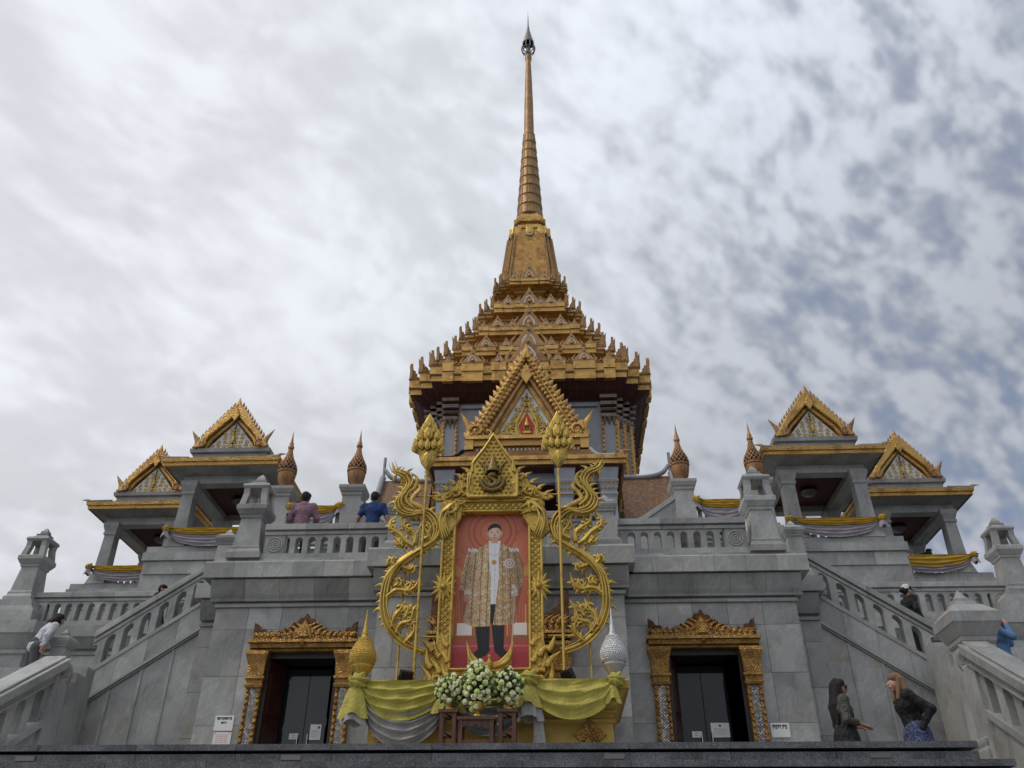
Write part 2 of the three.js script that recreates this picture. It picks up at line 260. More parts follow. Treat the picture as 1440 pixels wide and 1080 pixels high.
// ---------- front marble building ----------
{
  const b = thing('marble_building', 'grey marble front building with gilded doorways under the spired temple', 'building');
  const ROWS = [3.0, 3.87, 4.70, 5.53, 6.37, 6.78];
  for (const s of [-1, 1]) {
    const X = (a, c) => s < 0 ? [-c, -a] : [a, c];
    const [x0, x1] = X(2.2, 5.33), dc = s * 3.56;
    // the wall round the door opening
    const w = mk('facade_wall', [bx(x0, dc - .68, 3, 7.25, -.3, -.05), bx(dc + .68, x1, 3, 7.25, -.3, -.05), bx(dc - .68, dc + .68, 5.93, 7.25, -.3, -.05), bx(s * 5.1, s * 5.3, 3, 7.25, -1.3, -.3)], M.core, b);
    slabs(w, x0, x1, ROWS, .6, 0, .05, [[dc - .66, dc + .66, 2.9, 5.94]]);
    // side return of the block
    for (let r = 0; r < 5; r++) mk('slab', bx(s * 5.28, s * 5.33, ROWS[r] + .003, ROWS[r + 1] - .003, -1.1, -.054), pick(), w);
    const c = mk('cornice', [bx(x0, x1, 6.78, 7.66, -.3, -.06)], M.core, b), e0 = s < 0 ? -5.36 : 2.2, e1 = s < 0 ? -2.2 : 5.36;
    course(c, e0, e1, [[-.08, 6.78], [.04, 6.78], [.05, 6.82], [.03, 6.84], [-.03, 6.85], [-.03, 6.885], [-.08, 6.885]], .6);
    course(c, e0 - (s < 0 ? .1 : 0), e1 + (s > 0 ? .1 : 0), [[-.2, 6.89], [.05, 6.89], [.06, 6.93], [.1, 7.0], [.2, 7.26], [-.2, 7.26]], .6);
    course(c, e0 - (s < 0 ? .25 : 0), e1 + (s > 0 ? .25 : 0), [[-.6, 7.28], [.26, 7.28], [.265, 7.57], [.24, 7.6], [-.6, 7.6]], .6);
    course(c, e0 - (s < 0 ? .1 : 0), e1 + (s > 0 ? .1 : 0), [[-.5, 7.602], [.13, 7.602], [.12, 7.69], [-.5, 7.69]], .9);
    mk('cornice_return', sq([[6.89, .16, .5], [7.0, .2, .52], [7.26, .3, .55], [7.28, .36, .58], [7.6, .36, .58]], s * 5.2, -.62), marble, b);
    // recessed pier beside the block
    const p0 = s < 0 ? -6.05 : 5.33, p1 = s < 0 ? -5.33 : 6.05;
    const pr = mk('pier_wall', bx(p0, p1, 3, 7.2, -1.4, -1.17), M.core, b); slabs(pr, p0, p1, ROWS, .4, -1.12, .05);
    course(pr, p0, p1, [[-1.2, 6.78], [-1.08, 6.78], [-1.07, 6.84], [-1.14, 6.85], [-1.14, 6.89], [-1.05, 6.9], [-1.0, 7.0], [-.9, 7.26], [-1.2, 7.26]], .72);
    course(pr, p0 - (s < 0 ? .12 : 0), p1 + (s > 0 ? .12 : 0), [[-1.6, 7.28], [-.85, 7.28], [-.845, 7.58], [-1.6, 7.6]], .72);
    doorway(b, dc, 0, .66, 5.93, false);
  }
  // central bay
  const w = mk('facade_wall', [bx(-2.15, -.95, 3, 7.25, -.3, .44), bx(.95, 2.15, 3, 7.25, -.3, .44), bx(-.95, .95, 5.9, 7.25, -.3, .44)], M.core, b);
  slabs(w, -2.2, 2.2, ROWS, .6, .5, .05, [[-.93, .93, 2.9, 5.9]], .5);
  for (const s of [-1, 1]) for (let r = 0; r < 5; r++) mk('slab', bx(s * 2.15, s * 2.2, ROWS[r] + .003, ROWS[r + 1] - .003, -.0, .446), pick(), w);
  const c = mk('cornice', bx(-2.15, 2.15, 6.78, 7.66, 0, .43), M.core, b);
  course(c, -2.23, 2.23, [[0, 6.78], [.54, 6.78], [.55, 6.84], [.47, 6.85], [.47, 6.885], [0, 6.885]], .7);
  course(c, -2.3, 2.3, [[0, 6.89], [.55, 6.89], [.56, 6.93], [.6, 7.0], [.68, 7.26], [0, 7.26]], .66);
  course(c, -2.42, 2.42, [[0, 7.28], [.74, 7.28], [.745, 7.6], [.72, 7.64], [0, 7.64]], .8);
  doorway(b, 0, .5, .93, 5.9, true);
}
function paperTex(w, h, draw) { const c = document.createElement('canvas'); c.width = w; c.height = h; const g = c.getContext('2d'); draw(g, w, h); const t = new THREE.CanvasTexture(c); t.colorSpace = THREE.SRGBColorSpace; return t; }
function sheet(name, parent, w, h, x, y, z, t, rx = 0) { const g = new THREE.BoxGeometry(w, h, .008); const m = mk(name, share([g], true), [M.paper, M.paper, M.paper, M.paper, mt(0xffffff, .7, 0, { map: t }), M.paper], parent, true); m.geometry = g; m.position.set(x, y, z); m.rotation.x = rx; return m; }
function crownShape(hw, h, end) { // silhouette of a carved flame crown
  const L = []; const f = x => { const u = Math.abs(x) / hw; return .3 * h + .7 * h * Math.pow(clamp(1 - u / .52), 1.25) + end * Math.pow(clamp((u - .62) / .38), 2.2); };
  L.push([-hw, 0]); for (let i = 0; i <= 60; i++) { const x = -hw + 2 * hw * i / 60, tooth = (i % 4 < 2 ? .0 : .035) * (i > 1 && i < 59 ? 1 : 0); L.push([x, f(x) + tooth]); } L.push([hw, 0]); return L;
}
function doorway(b, cx, z, hw, top, wide) {
  const cap = hw + .3, d = mk('doorway', [bx(cx - hw - .32, cx + hw + .32, top, top + .045, z - .25, z + .14), bx(cx - cap, cx + cap, top + .05, top + .13, z - .2, z + .2), bx(cx - cap - .03, cx + cap + .03, top + .135, top + .19, z - .2, z + .24)], M.door, b);
  for (const s of [-1, 1]) {
    const jx = cx + s * (hw + .13);
    mk('pilaster', [bx(jx - .13, jx - .07, 3, top - .62, z - .2, z + .1), bx(jx + .07, jx + .13, 3, top - .62, z - .2, z + .1), ...Array.from({ length: 22 }, (_, i) => [-1, 1].map(q => tr(new THREE.SphereGeometry(.032, 6, 4), jx + q * .1, 3.05 + i * .105, z + .1))).flat()], M.door, d);
    mk('mosaic_panel', bx(jx - .07, jx + .07, 3, top - .6, z - .2, z + .075), M.mosaic, d);
    mk('capital', sq([[top - .62, .15, .13], [top - .58, .17, .15], [top - .56, .14, .13], [top - .5, .145, .13], [top - .47, .175, .16], [top - .44, .175, .16], [top - .42, .14, .13], [top - .36, .15, .14], [top - .2, .16, .16], [top - .06, .2, .22], [top, .21, .22]], jx, z), M.door, d);
  }
  // crown with carved leaves standing proud of it
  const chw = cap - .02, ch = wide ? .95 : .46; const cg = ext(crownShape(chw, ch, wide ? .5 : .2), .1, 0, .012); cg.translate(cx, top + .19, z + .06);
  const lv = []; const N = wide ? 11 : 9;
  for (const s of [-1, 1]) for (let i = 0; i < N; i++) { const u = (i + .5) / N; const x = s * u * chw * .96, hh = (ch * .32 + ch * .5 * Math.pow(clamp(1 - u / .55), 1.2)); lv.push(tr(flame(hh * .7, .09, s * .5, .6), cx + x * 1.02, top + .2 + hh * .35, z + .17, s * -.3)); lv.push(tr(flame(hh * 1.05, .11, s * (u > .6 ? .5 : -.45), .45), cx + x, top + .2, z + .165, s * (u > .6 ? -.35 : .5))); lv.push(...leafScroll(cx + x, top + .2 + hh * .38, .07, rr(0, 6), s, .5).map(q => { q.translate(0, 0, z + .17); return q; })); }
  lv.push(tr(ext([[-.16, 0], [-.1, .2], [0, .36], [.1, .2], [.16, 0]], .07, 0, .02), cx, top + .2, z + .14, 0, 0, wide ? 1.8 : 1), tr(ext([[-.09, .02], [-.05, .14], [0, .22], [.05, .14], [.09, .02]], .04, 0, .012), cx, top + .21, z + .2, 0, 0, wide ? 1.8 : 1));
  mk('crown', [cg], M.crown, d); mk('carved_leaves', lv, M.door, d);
  mk('boss', [tr(new THREE.OctahedronGeometry(.06), cx, top + .1, z + .21)], M.door, d);
  // opening: dark timber frame, leaves folded back, glass behind
  mk('frame', [bx(cx - hw, cx - hw + .07, 3, top, z - .5, z + .02), bx(cx + hw - .07, cx + hw, 3, top, z - .5, z + .02), bx(cx - hw + .07, cx + hw - .07, top - .1, top, z - .5, z + .02)], M.dark, d);
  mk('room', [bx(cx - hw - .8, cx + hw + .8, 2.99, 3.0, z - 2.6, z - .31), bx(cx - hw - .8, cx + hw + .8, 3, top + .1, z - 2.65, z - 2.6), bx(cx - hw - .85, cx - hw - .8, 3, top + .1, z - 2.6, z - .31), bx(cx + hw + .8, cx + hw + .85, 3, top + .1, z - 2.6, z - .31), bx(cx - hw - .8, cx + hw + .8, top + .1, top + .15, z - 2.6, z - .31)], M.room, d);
  for (const s of [-1, 1]) {
    const lf = bx(0, .5, 3.02, top - .12, -.045, 0), dt = []; for (let k = 0; k < 3; k++) dt.push(bx(.07, .43, 3.2 + k * .85, 3.2 + k * .85 + .7, 0, .018)); const g = join([lf, ...dt]); if (s < 0) g.rotateY(1.25); else { g.scale(-1, 1, 1); g.rotateY(-1.25); } g.translate(cx + s * (hw - .075), 0, z + .0);
    mk('door_leaf', g, M.wood, d);
    if (!wide) { mk('glass_panel', bx(cx + (s < 0 ? -hw + .08 : .006), cx + (s < 0 ? -.006 : hw - .08), 3.02, top - .13, z - .62, z - .6), M.glass, d);
      mk('pull_handle', [rod([cx + s * .09, 3.9, z - .56], [cx + s * .09, 4.66, z - .56], .013), rod([cx + s * .09, 4.0, z - .56], [cx + s * .09, 4.0, z - .6], .01), rod([cx + s * .09, 4.6, z - .56], [cx + s * .09, 4.6, z - .6], .01)], mt(lin(.6, .6, .6), .25, 1), d); }
  }
}
const scribble = (g, x, y, w, h, n) => { g.lineWidth = h * .16; for (let i = 0; i < n; i++) { const a = x + w * i / n, c = w / n * .8; g.beginPath(); g.arc(a + c * .22, y + h * .25, h * .13, 0, 7); g.stroke(); g.beginPath(); g.moveTo(a + c * .25, y + h * .35); g.lineTo(a + c * .25, y + h * (i % 3 ? .95 : .7)); if (i % 2) g.lineTo(a + c * .8, y + h * .95); else g.quadraticCurveTo(a + c * .6, y - h * .1, a + c * .85, y + h * .2); g.lineTo(a + c * .85, y + h * (i % 3 ? .1 : .95)); g.stroke(); } };
function notice(label, w, h, x, y, z, draw, cat = 'notice') { const s = sheet(numbered(cat === 'sign' ? 'wall_sign' : 'paper_notice'), scene, w, h, x, y, z, paperTex(256, Math.round(256 * h / w), draw)); s.userData = { label, category: cat }; return s; }
const blank = (g, w, h, c = '#e6e6e2') => { g.fillStyle = c; g.fillRect(0, 0, w, h); };
notice('white wall sign with two lines of dark lettering by the gold urn doorway', .33, .25, -4.8, 4.74, .012, (g, w, h) => { blank(g, w, h); g.strokeStyle = '#151515'; scribble(g, w * .1, h * .1, w * .8, h * .2, 12); scribble(g, w * .34, h * .4, w * .32, h * .17, 5); }, 'sign');
notice('white notice with red print and a red button below the two line wall sign', .31, .36, -4.79, 4.41, .012, (g, w, h) => { blank(g, w, h); g.strokeStyle = '#b04a50'; for (let i = 0; i < 5; i++) scribble(g, w * (.12 + .05 * (i % 2)), h * (.1 + i * .085), w * (.76 - .1 * (i % 2)), h * .045, 16); g.fillStyle = '#a3222c'; g.fillRect(w * .28, h * .55, w * .44, h * .1); g.fillStyle = '#222'; g.fillRect(w * .06, h * .03, w * .05, h * .04); g.fillRect(w * .88, h * .03, w * .05, h * .04); });
notice('white wall sign with one bold dark word beside the two standing women', .31, .23, 4.69, 4.58, .012, (g, w, h) => { blank(g, w, h, '#dededa'); g.strokeStyle = '#111'; scribble(g, w * .1, h * .12, w * .8, h * .3, 6); }, 'sign');
for (const [s, who] of [[-1, 'behind the gold urn'], [1, 'right of the silver urn']]) {
  notice('small white card on the glass door ' + who, .17, .1, s > 0 ? 3.39 : -3.72, 4.63, -.585, (g, w, h) => { blank(g, w, h); g.strokeStyle = '#333'; scribble(g, w * .25, h * .2, w * .5, h * .22, 4); scribble(g, w * .25, h * .58, w * .5, h * .22, 4); });
  notice('white printed page taped to the glass door ' + who, s > 0 ? .32 : .2, s > 0 ? .24 : .26, s > 0 ? 3.80 : -3.34, 4.7, -.585, (g, w, h) => { blank(g, w, h); g.fillStyle = '#555'; g.beginPath(); g.arc(w * (s > 0 ? .5 : .78), h * .2, h * .09, 0, 7); g.fill(); g.fillStyle = '#777'; for (let i = 0; i < 7; i++) g.fillRect(w * .14, h * (.38 + i * .075), w * (.55 + .17 * (i % 3 ? 1 : 0)), h * .018); });
}

// ---------- balustrades, posts, lanterns ----------
function balGeo(p, h, d, slope = 0) {
  const ow = p * .27, h1 = h - ow - .05, L = [[-(p / 2 - ow), 0], [-(p / 2 - ow), h1]]; for (let i = 1; i <= 5; i++) { const a = i / 5 * Math.PI / 2; L.push([-(p / 2) + ow * Math.cos(a), h1 + ow * Math.sin(a)]); } L.push([-p / 2, h]);
  const R = L.map(([x, y]) => [-x, y]).reverse(); const pts = [...L, ...R].map(([x, y]) => [x, y + slope * x]); return ext(pts, d, -d / 2, .01);
}
function rosette(parent, x, y, z, r) { const g = mk('rosette_panel', [bx(x - r * 1.15, x + r * 1.15, y - r * 1.2, y + r * 1.2, z - .1, z)], pick(), parent); mk('rosette', [tr(new THREE.TorusGeometry(r * .86, r * .1, 8, 28), x, y, z), tr(new THREE.TorusGeometry(r * .55, r * .1, 8, 24), x, y, z), tr(new THREE.TorusGeometry(r * .27, r * .09, 8, 18), x, y, z), tr(new THREE.SphereGeometry(r * .12, 10, 8), x, y, z)], marble, g); }
// balustrade along local x
function balustrade(o, x0, x1, z, y0, h, pitch, opt = {}) {
  const dz = opt.d || .2, sl = opt.slope || 0, ye = x => y0 + sl * (x - x0), base = opt.base ?? .1, rail = opt.rail ?? .22;
  const pr = (ya, yb, da, db) => { const a = [[x0, ye(x0) + ya], [x1, ye(x1) + ya], [x1, ye(x1) + yb], [x0, ye(x0) + yb]]; return ext(a, db + da, z - da); };
  mk('base_rail', pr(-.04, base, dz * .62, dz * .62), marble, o);
  const rt = base + h; const n2 = Math.max(1, Math.round((x1 - x0) / .95)); 
  for (let i = 0; i < n2; i++) { const a = lerp(x0, x1, i / n2), b = lerp(x0, x1, (i + 1) / n2), g = .0015, q = (ya, yb, dd) => ext([[a + g, ye(a + g) + ya], [b - g, ye(b - g) + ya], [b - g, ye(b - g) + yb], [a + g, ye(a + g) + yb]], dd * 2, z - dd, .008); mk('top_rail', [q(rt, rt + rail * .3, dz * .55), q(rt + rail * .3, rt + rail * .42, dz * .48), q(rt + rail * .42, rt + rail * .93, dz * .72), q(rt + rail * .93, rt + rail, dz * .66)], pick(), o); }
  let a = x0, b = x1; const ro = opt.ros; if (ro) { const w = .44; if (ro < 0) { rosette(o, x0 + w / 2, y0 + base + h / 2, z + dz * .45, h * .42); a = x0 + w; } else { rosette(o, x1 - w / 2, y0 + base + h / 2, z + dz * .45, h * .42); b = x1 - w; } mk('panel', bx(ro < 0 ? x0 : b, ro < 0 ? a : x1, y0 + base, y0 + base + h, z - dz * .4, z + dz * .3), marble, o); }
  const n = Math.round((b - a) / pitch), p = (b - a) / n, g = share(balGeo(p, h, dz * .9, sl)), g2 = share(balGeo(p, h, dz * .9, sl));
  for (let i = 0; i < n; i++) { const x = a + (i + .5) * p, m = mk('baluster', i % 2 ? g : g2, pick(), o); m.position.set(x, ye(x) + base, z); }
}
{
  for (const s of [-1, 1]) {
    const o = thing('balustrade', s < 0 ? 'grey marble balustrade with arched gaps in front of the two men' : 'grey marble balustrade with arched gaps above the doorway right of the silver urn', 'balustrade', 'front terrace balustrades');
    balustrade(o, s < 0 ? -4.62 : 2.2, s < 0 ? -2.2 : 4.62, -.02, 7.692, .39, .25, { ros: s, d: .22 });
  }
  const c = thing('balustrade', 'grey marble balustrade with arched gaps behind the portrait frame', 'balustrade', 'front terrace balustrades');
  balustrade(c, -1.7, 1.7, .42, 7.645, .42, .26, { d: .22 });
}
function post(name, label, group, x, y, z, k, h, mode) { // square post with flared cap and stepped point
  const o = thing(name, label, 'post', group, [x, y, z]);
  mk('plinth', sq([[0, .32 * k], [.14 * k, .32 * k], [.15 * k, .29 * k], [.2 * k, .28 * k], [.24 * k, .25 * k]]), pick(), o);
  mk('shaft', sq([[.24 * k, .235 * k], [h - .2 * k, .205 * k]]), pick(), o);
  mk('cap', sq([[h - .2 * k, .21 * k], [h - .18 * k, .24 * k], [h - .14 * k, .24 * k], [h - .12 * k, .26 * k], [h - .02 * k, .3 * k], [h - .01 * k, .3 * k], [h + .06 * k, .3 * k], [h + .08 * k, .26 * k], [h + .13 * k, .2 * k]]), pick(), o);
  mk('point', sq([[h + .13 * k, .15 * k], [h + .17 * k, .14 * k], [h + .19 * k, .1 * k], [h + .23 * k, .095 * k], [h + .35 * k, .012]]), pick(), o); return o;
}
function lantern(label, x, y, z, k) {
  const o = thing('lantern_post', label, 'lantern post', 'stone lantern posts', [x, y, z]); o.scale.set(.82, 1, .82);
  mk('plinth', sq([[0, .40 * k], [.12 * k, .40 * k], [.15 * k, .36 * k], [.2 * k, .34 * k], [.24 * k, .345 * k], [.27 * k, .31 * k]]), pick(), o);
  mk('shaft', sq([[.27 * k, .31 * k], [.85 * k, .245 * k]]), pick(), o);
  mk('cap', sq([[.85 * k, .25 * k], [.88 * k, .28 * k], [.92 * k, .28 * k], [.93 * k, .3 * k], [1.02 * k, .36 * k], [1.03 * k, .37 * k], [1.12 * k, .37 * k], [1.14 * k, .34 * k]]), pick(), o);
  const legs = []; for (const a of [-1, 1]) for (const b of [-1, 1]) legs.push(loftLoops([[1.14, .26], [1.38, .215], [1.5, .22]].map(([yy, q]) => { const w = .075 * k, X = a * q * k, Z = b * q * k; return [[X + w, yy * k, Z + w], [X + w, yy * k, Z - w], [X - w, yy * k, Z - w], [X - w, yy * k, Z + w]]; })));
  for (const l of legs) mk('leg', l, pick(), o);
  mk('lamp_floor', sq([[1.14 * k, .2 * k], [1.17 * k, .2 * k]]), marble, o);
  mk('roof', sq([[1.5 * k, .3 * k], [1.55 * k, .33 * k], [1.6 * k, .31 * k], [1.62 * k, .24 * k], [1.68 * k, .16 * k], [1.72 * k, .17 * k], [1.74 * k, .11 * k], [1.8 * k, .1 * k], [1.9 * k, .02 * k]]), pick(), o); return o;
}
lantern('grey stone lantern post at the terrace corner near the man in pink', -4.95, 7.69, -.12, 1);
lantern('grey stone lantern post at the terrace corner above the wall sign with one word', 4.95, 7.69, -.12, 1);
lantern('grey stone lantern post at the end of the rear balustrade above the girl in white', -11.5, 8.15, -3.75, 1.02);
lantern('grey stone lantern post ending the rear balustrade beyond the woman in a cap', 11.3, 8.05, -3.75, 1.02);
for (const s of [-1, 1]) {
  const sd = s < 0 ? 'gold urn' : 'silver urn';
  post('terrace_post', 'square marble post with a stepped point on the bay cornice, ' + sd + ' side', 'posts on the bay cornice', s * 1.95, 7.645, .4, .76, .86);
  post('newel_post', 'square marble newel post beside the corner stone lantern, ' + sd + ' side', 'newel posts at the stair tops', s * 5.82, 7.6, -1.15, .72, 1.0);
}
// rear terrace wall with its balustrade
for (const s of [-1, 1]) {
  const o = thing('terrace_wall', s < 0 ? 'rear marble wall and balustrade behind the girl in white' : 'rear marble wall and balustrade behind the woman in a cap', 'wall', 'rear terrace walls');
  const x0 = s < 0 ? -11.3 : 6.3, x1 = s < 0 ? -6.3 : 11.1;
  balustrade(o, x0, x1, -3.75, 7.62, .46, .27, { ros: s, d: .22, base: .12 });
  const w = mk('wall', bx(s < 0 ? -14 : 5.9, s < 0 ? -5.9 : 14, 3, 7.3, -3.94, -3.8), M.core, o);
  slabs(w, s < 0 ? -14 : 5.9, s < 0 ? -5.9 : 14, [4.6, 5.4, 6.2, 6.98], .85, -3.74, .06, [], .5);
  course(w, s < 0 ? -14 : 5.9, s < 0 ? -5.9 : 14, [[-3.9, 6.98], [-3.7, 6.98], [-3.69, 7.04], [-3.76, 7.06], [-3.76, 7.1], [-3.68, 7.12], [-3.55, 7.32], [-3.5, 7.34], [-3.5, 7.6], [-3.9, 7.62]], .95);
  mk('lantern_pier', sq([[4.6, .62, .34], [6.9, .6, .32], [6.93, .68, .38], [7.0, .68, .38], [7.02, .6, .34], [7.1, .66, .4], [7.32, .78, .52], [7.34, .82, .56], [7.62, .82, .56], [7.64, .6, .46], [7.9, .58, .44], [8.0, .5, .42], [s < 0 ? 8.15 : 8.05, .46, .42]], s < 0 ? -11.5 : 11.3, -3.7), marble, w);
}
// stair flights climbing along the facade
const FS = -.69, FX0 = 5.97, FX1 = 8.15;
for (const s of [-1, 1]) {
  const o = thing('stair_flight', s < 0 ? 'marble stair flight with sloping arched balustrade below the man in pink' : 'marble stair flight with sloping arched balustrade behind the two standing women', 'stairs', 'upper stair flights');
  const z = -1.2; const yb = x => 6.82 + FS * (Math.abs(x) - FX0);     // dark moulding line
  // tall panels under the slope
  const w = mk('flight_wall', ext([[s * FX0, 3], [s * FX1, 3], [s * FX1, yb(FX1) + .6], [s * FX0, yb(FX0) + .6]], .2, z - .28), M.core, o);
  const xs = [FX0, 6.5, 7.05, 7.6, FX1 + .02];
  for (let i = 0; i < 4; i++) { const a = xs[i] + .006, b = xs[i + 1] - .006; mk('panel', ext([[s * a, 3], [s * b, 3], [s * b, yb(b) - .09], [s * a, yb(a) - .09]], .06, z - .05), pick(), w); if (i) mk('rib', ext([[s * (a - .03), 3], [s * (a + .018), 3], [s * (a + .018), yb(a) - .09], [s * (a - .03), yb(a) - .09]], .03, z), pick(), w); }
  for (const [a, b, dz] of [[-.085, -.05, .05], [-.045, -.005, .085], [0, .03, .05]]) mk('string_moulding', ext([[s * FX0, yb(FX0) + a], [s * (FX1 + .03), yb(FX1 + .03) + a], [s * (FX1 + .03), yb(FX1 + .03) + b], [s * FX0, yb(FX0) + b]], dz + .1, z - .1), marble, o);
  for (let i = 0; i < 4; i++) { const a = lerp(FX0, FX1, i / 4) + .002, b = lerp(FX0, FX1, (i + 1) / 4) - .002; mk('string_slab', ext([[s * a, yb(a) + .032], [s * b, yb(b) + .032], [s * b, yb(b) + .56], [s * a, yb(a) + .56]], .26, z - .24), pick(), o); }
  balustrade(o, s < 0 ? -FX1 : FX0, s < 0 ? -FX0 : FX1, z - .1, (s < 0 ? yb(FX1) : yb(FX0)) + .57, .56, .31, { slope: s * FS, d: .22, base: .05, rail: .24 });
  const st = []; for (let i = 0; i < 10; i++) st.push(bx(s * (8.3 - i * .235), s * (8.3 - (i + 1) * .235), 4, 5.95 + (i + 1) * .165, -3.6, -1.5));
  mk('steps', st, marble, o);
}
// landings and the lower flights running out towards the street
for (const s of [-1, 1]) {
  struct('landing', [bx(s * 8.3, s * 14, 3, 5.95, -3.7, -1.0), bx(s * 7.2, s * 14, 2, 4.0, -1.0, .2)], marble);
  const o = thing('lower_stair', s < 0 ? 'lower marble stair with thick curled handrail beside the girl in white' : 'lower marble stair with thick curled handrail in front of the capped pillar', 'stairs', 'lower stair flights');
  const inr = new THREE.Group(); inr.name = 'rail_wall'; inr.rotation.y = -Math.PI / 2; inr.position.x = s * 7.42; o.add(inr);
  const S = -.62, X0 = s < 0 ? 1.2 : 1.78, Y0 = s < 0 ? 4.42 : 4.36, yt = x => Y0 + S * (x - X0);
  mk('wall', ext([[X0, 0], [8.6, 0], [8.6, Math.max(.05, yt(8.6) + .15)], [X0, yt(X0) + .15]], .3, -.15), marble, inr);
  balustrade(inr, X0, 8.6, 0, yt(X0) + .15, .6, .42, { slope: S, d: .34, base: .08, rail: .01 });
  const rail = (x0, x1, a, b, d) => ext([[x0, yt(x0) + a], [x1, yt(x1) + a], [x1, yt(x1) + b], [x0, yt(x0) + b]], d * 2, -d, .02);
  mk('handrail', [rail(X0 + .05, 8.6, .8, .95, .19), rail(X0, 8.6, .95, 1.12, .26), rail(X0 + .02, 8.6, 1.12, 1.17, .19)], pick(), inr);
  mk('handrail_curl', [ribbon([[X0 + .3, yt(X0 + .3) + 1.02], [X0 + .02, yt(X0) + 1.02], [X0 - .14, yt(X0) + .98], [X0 - .2, yt(X0) + .84], [X0 - .12, yt(X0) + .74]], [.12, .13, .13, .12, .1], { flat: 2, k: 10, n: 16 })], marble, inr);
  mk('end_post', sq([[1.5, .3], [3.55, .27], [3.6, .31], [3.66, .31], [3.7, .24], [yt(X0) + .8, .2]], X0 - .02, 0), marble, inr);
  const st = []; for (let i = 0; i < 28; i++) st.push(bx(s * 7.62, s * 10.4, 0, yt(.2) + .75 - i * .186, -.55 + i * .3, -.55 + (i + 1) * .3)); mk('steps', st.filter((g, i) => i < 27), marble, o);
  mk('outer_wall', bx(s * 10.4, s * 10.7, 0, 4.6, -1, 2), marble, o);
}
{
  const o = thing('capped_pillar', 'large marble pillar with flared cap and pointed top at the right stair', 'pillar', null, [7.52, 3, 1.5]); o.scale.set(.8, 1, .8);
  mk('plinth', sq([[-.6, .5], [.95, .47], [1.0, .44], [1.05, .46], [1.1, .46], [1.14, .4]]), marble, o); mk('shaft', sq([[1.14, .37], [2.5, .3]]), MARB[2], o);
  mk('cap', sq([[2.5, .31], [2.54, .34], [2.6, .34], [2.62, .36], [2.8, .46], [2.81, .475], [2.97, .475], [3.0, .44], [3.13, .27]]), MARB[0], o);
  mk('point', sq([[3.13, .22], [3.19, .2], [3.21, .15], [3.26, .15], [3.28, .1], [3.42, .012]]), marble, o);
  post('newel_post', 'small marble newel post with stepped point behind the left curled handrail', 'newel posts at the stair tops', -7.86, 4.75, .35, .62, 1.32);
}

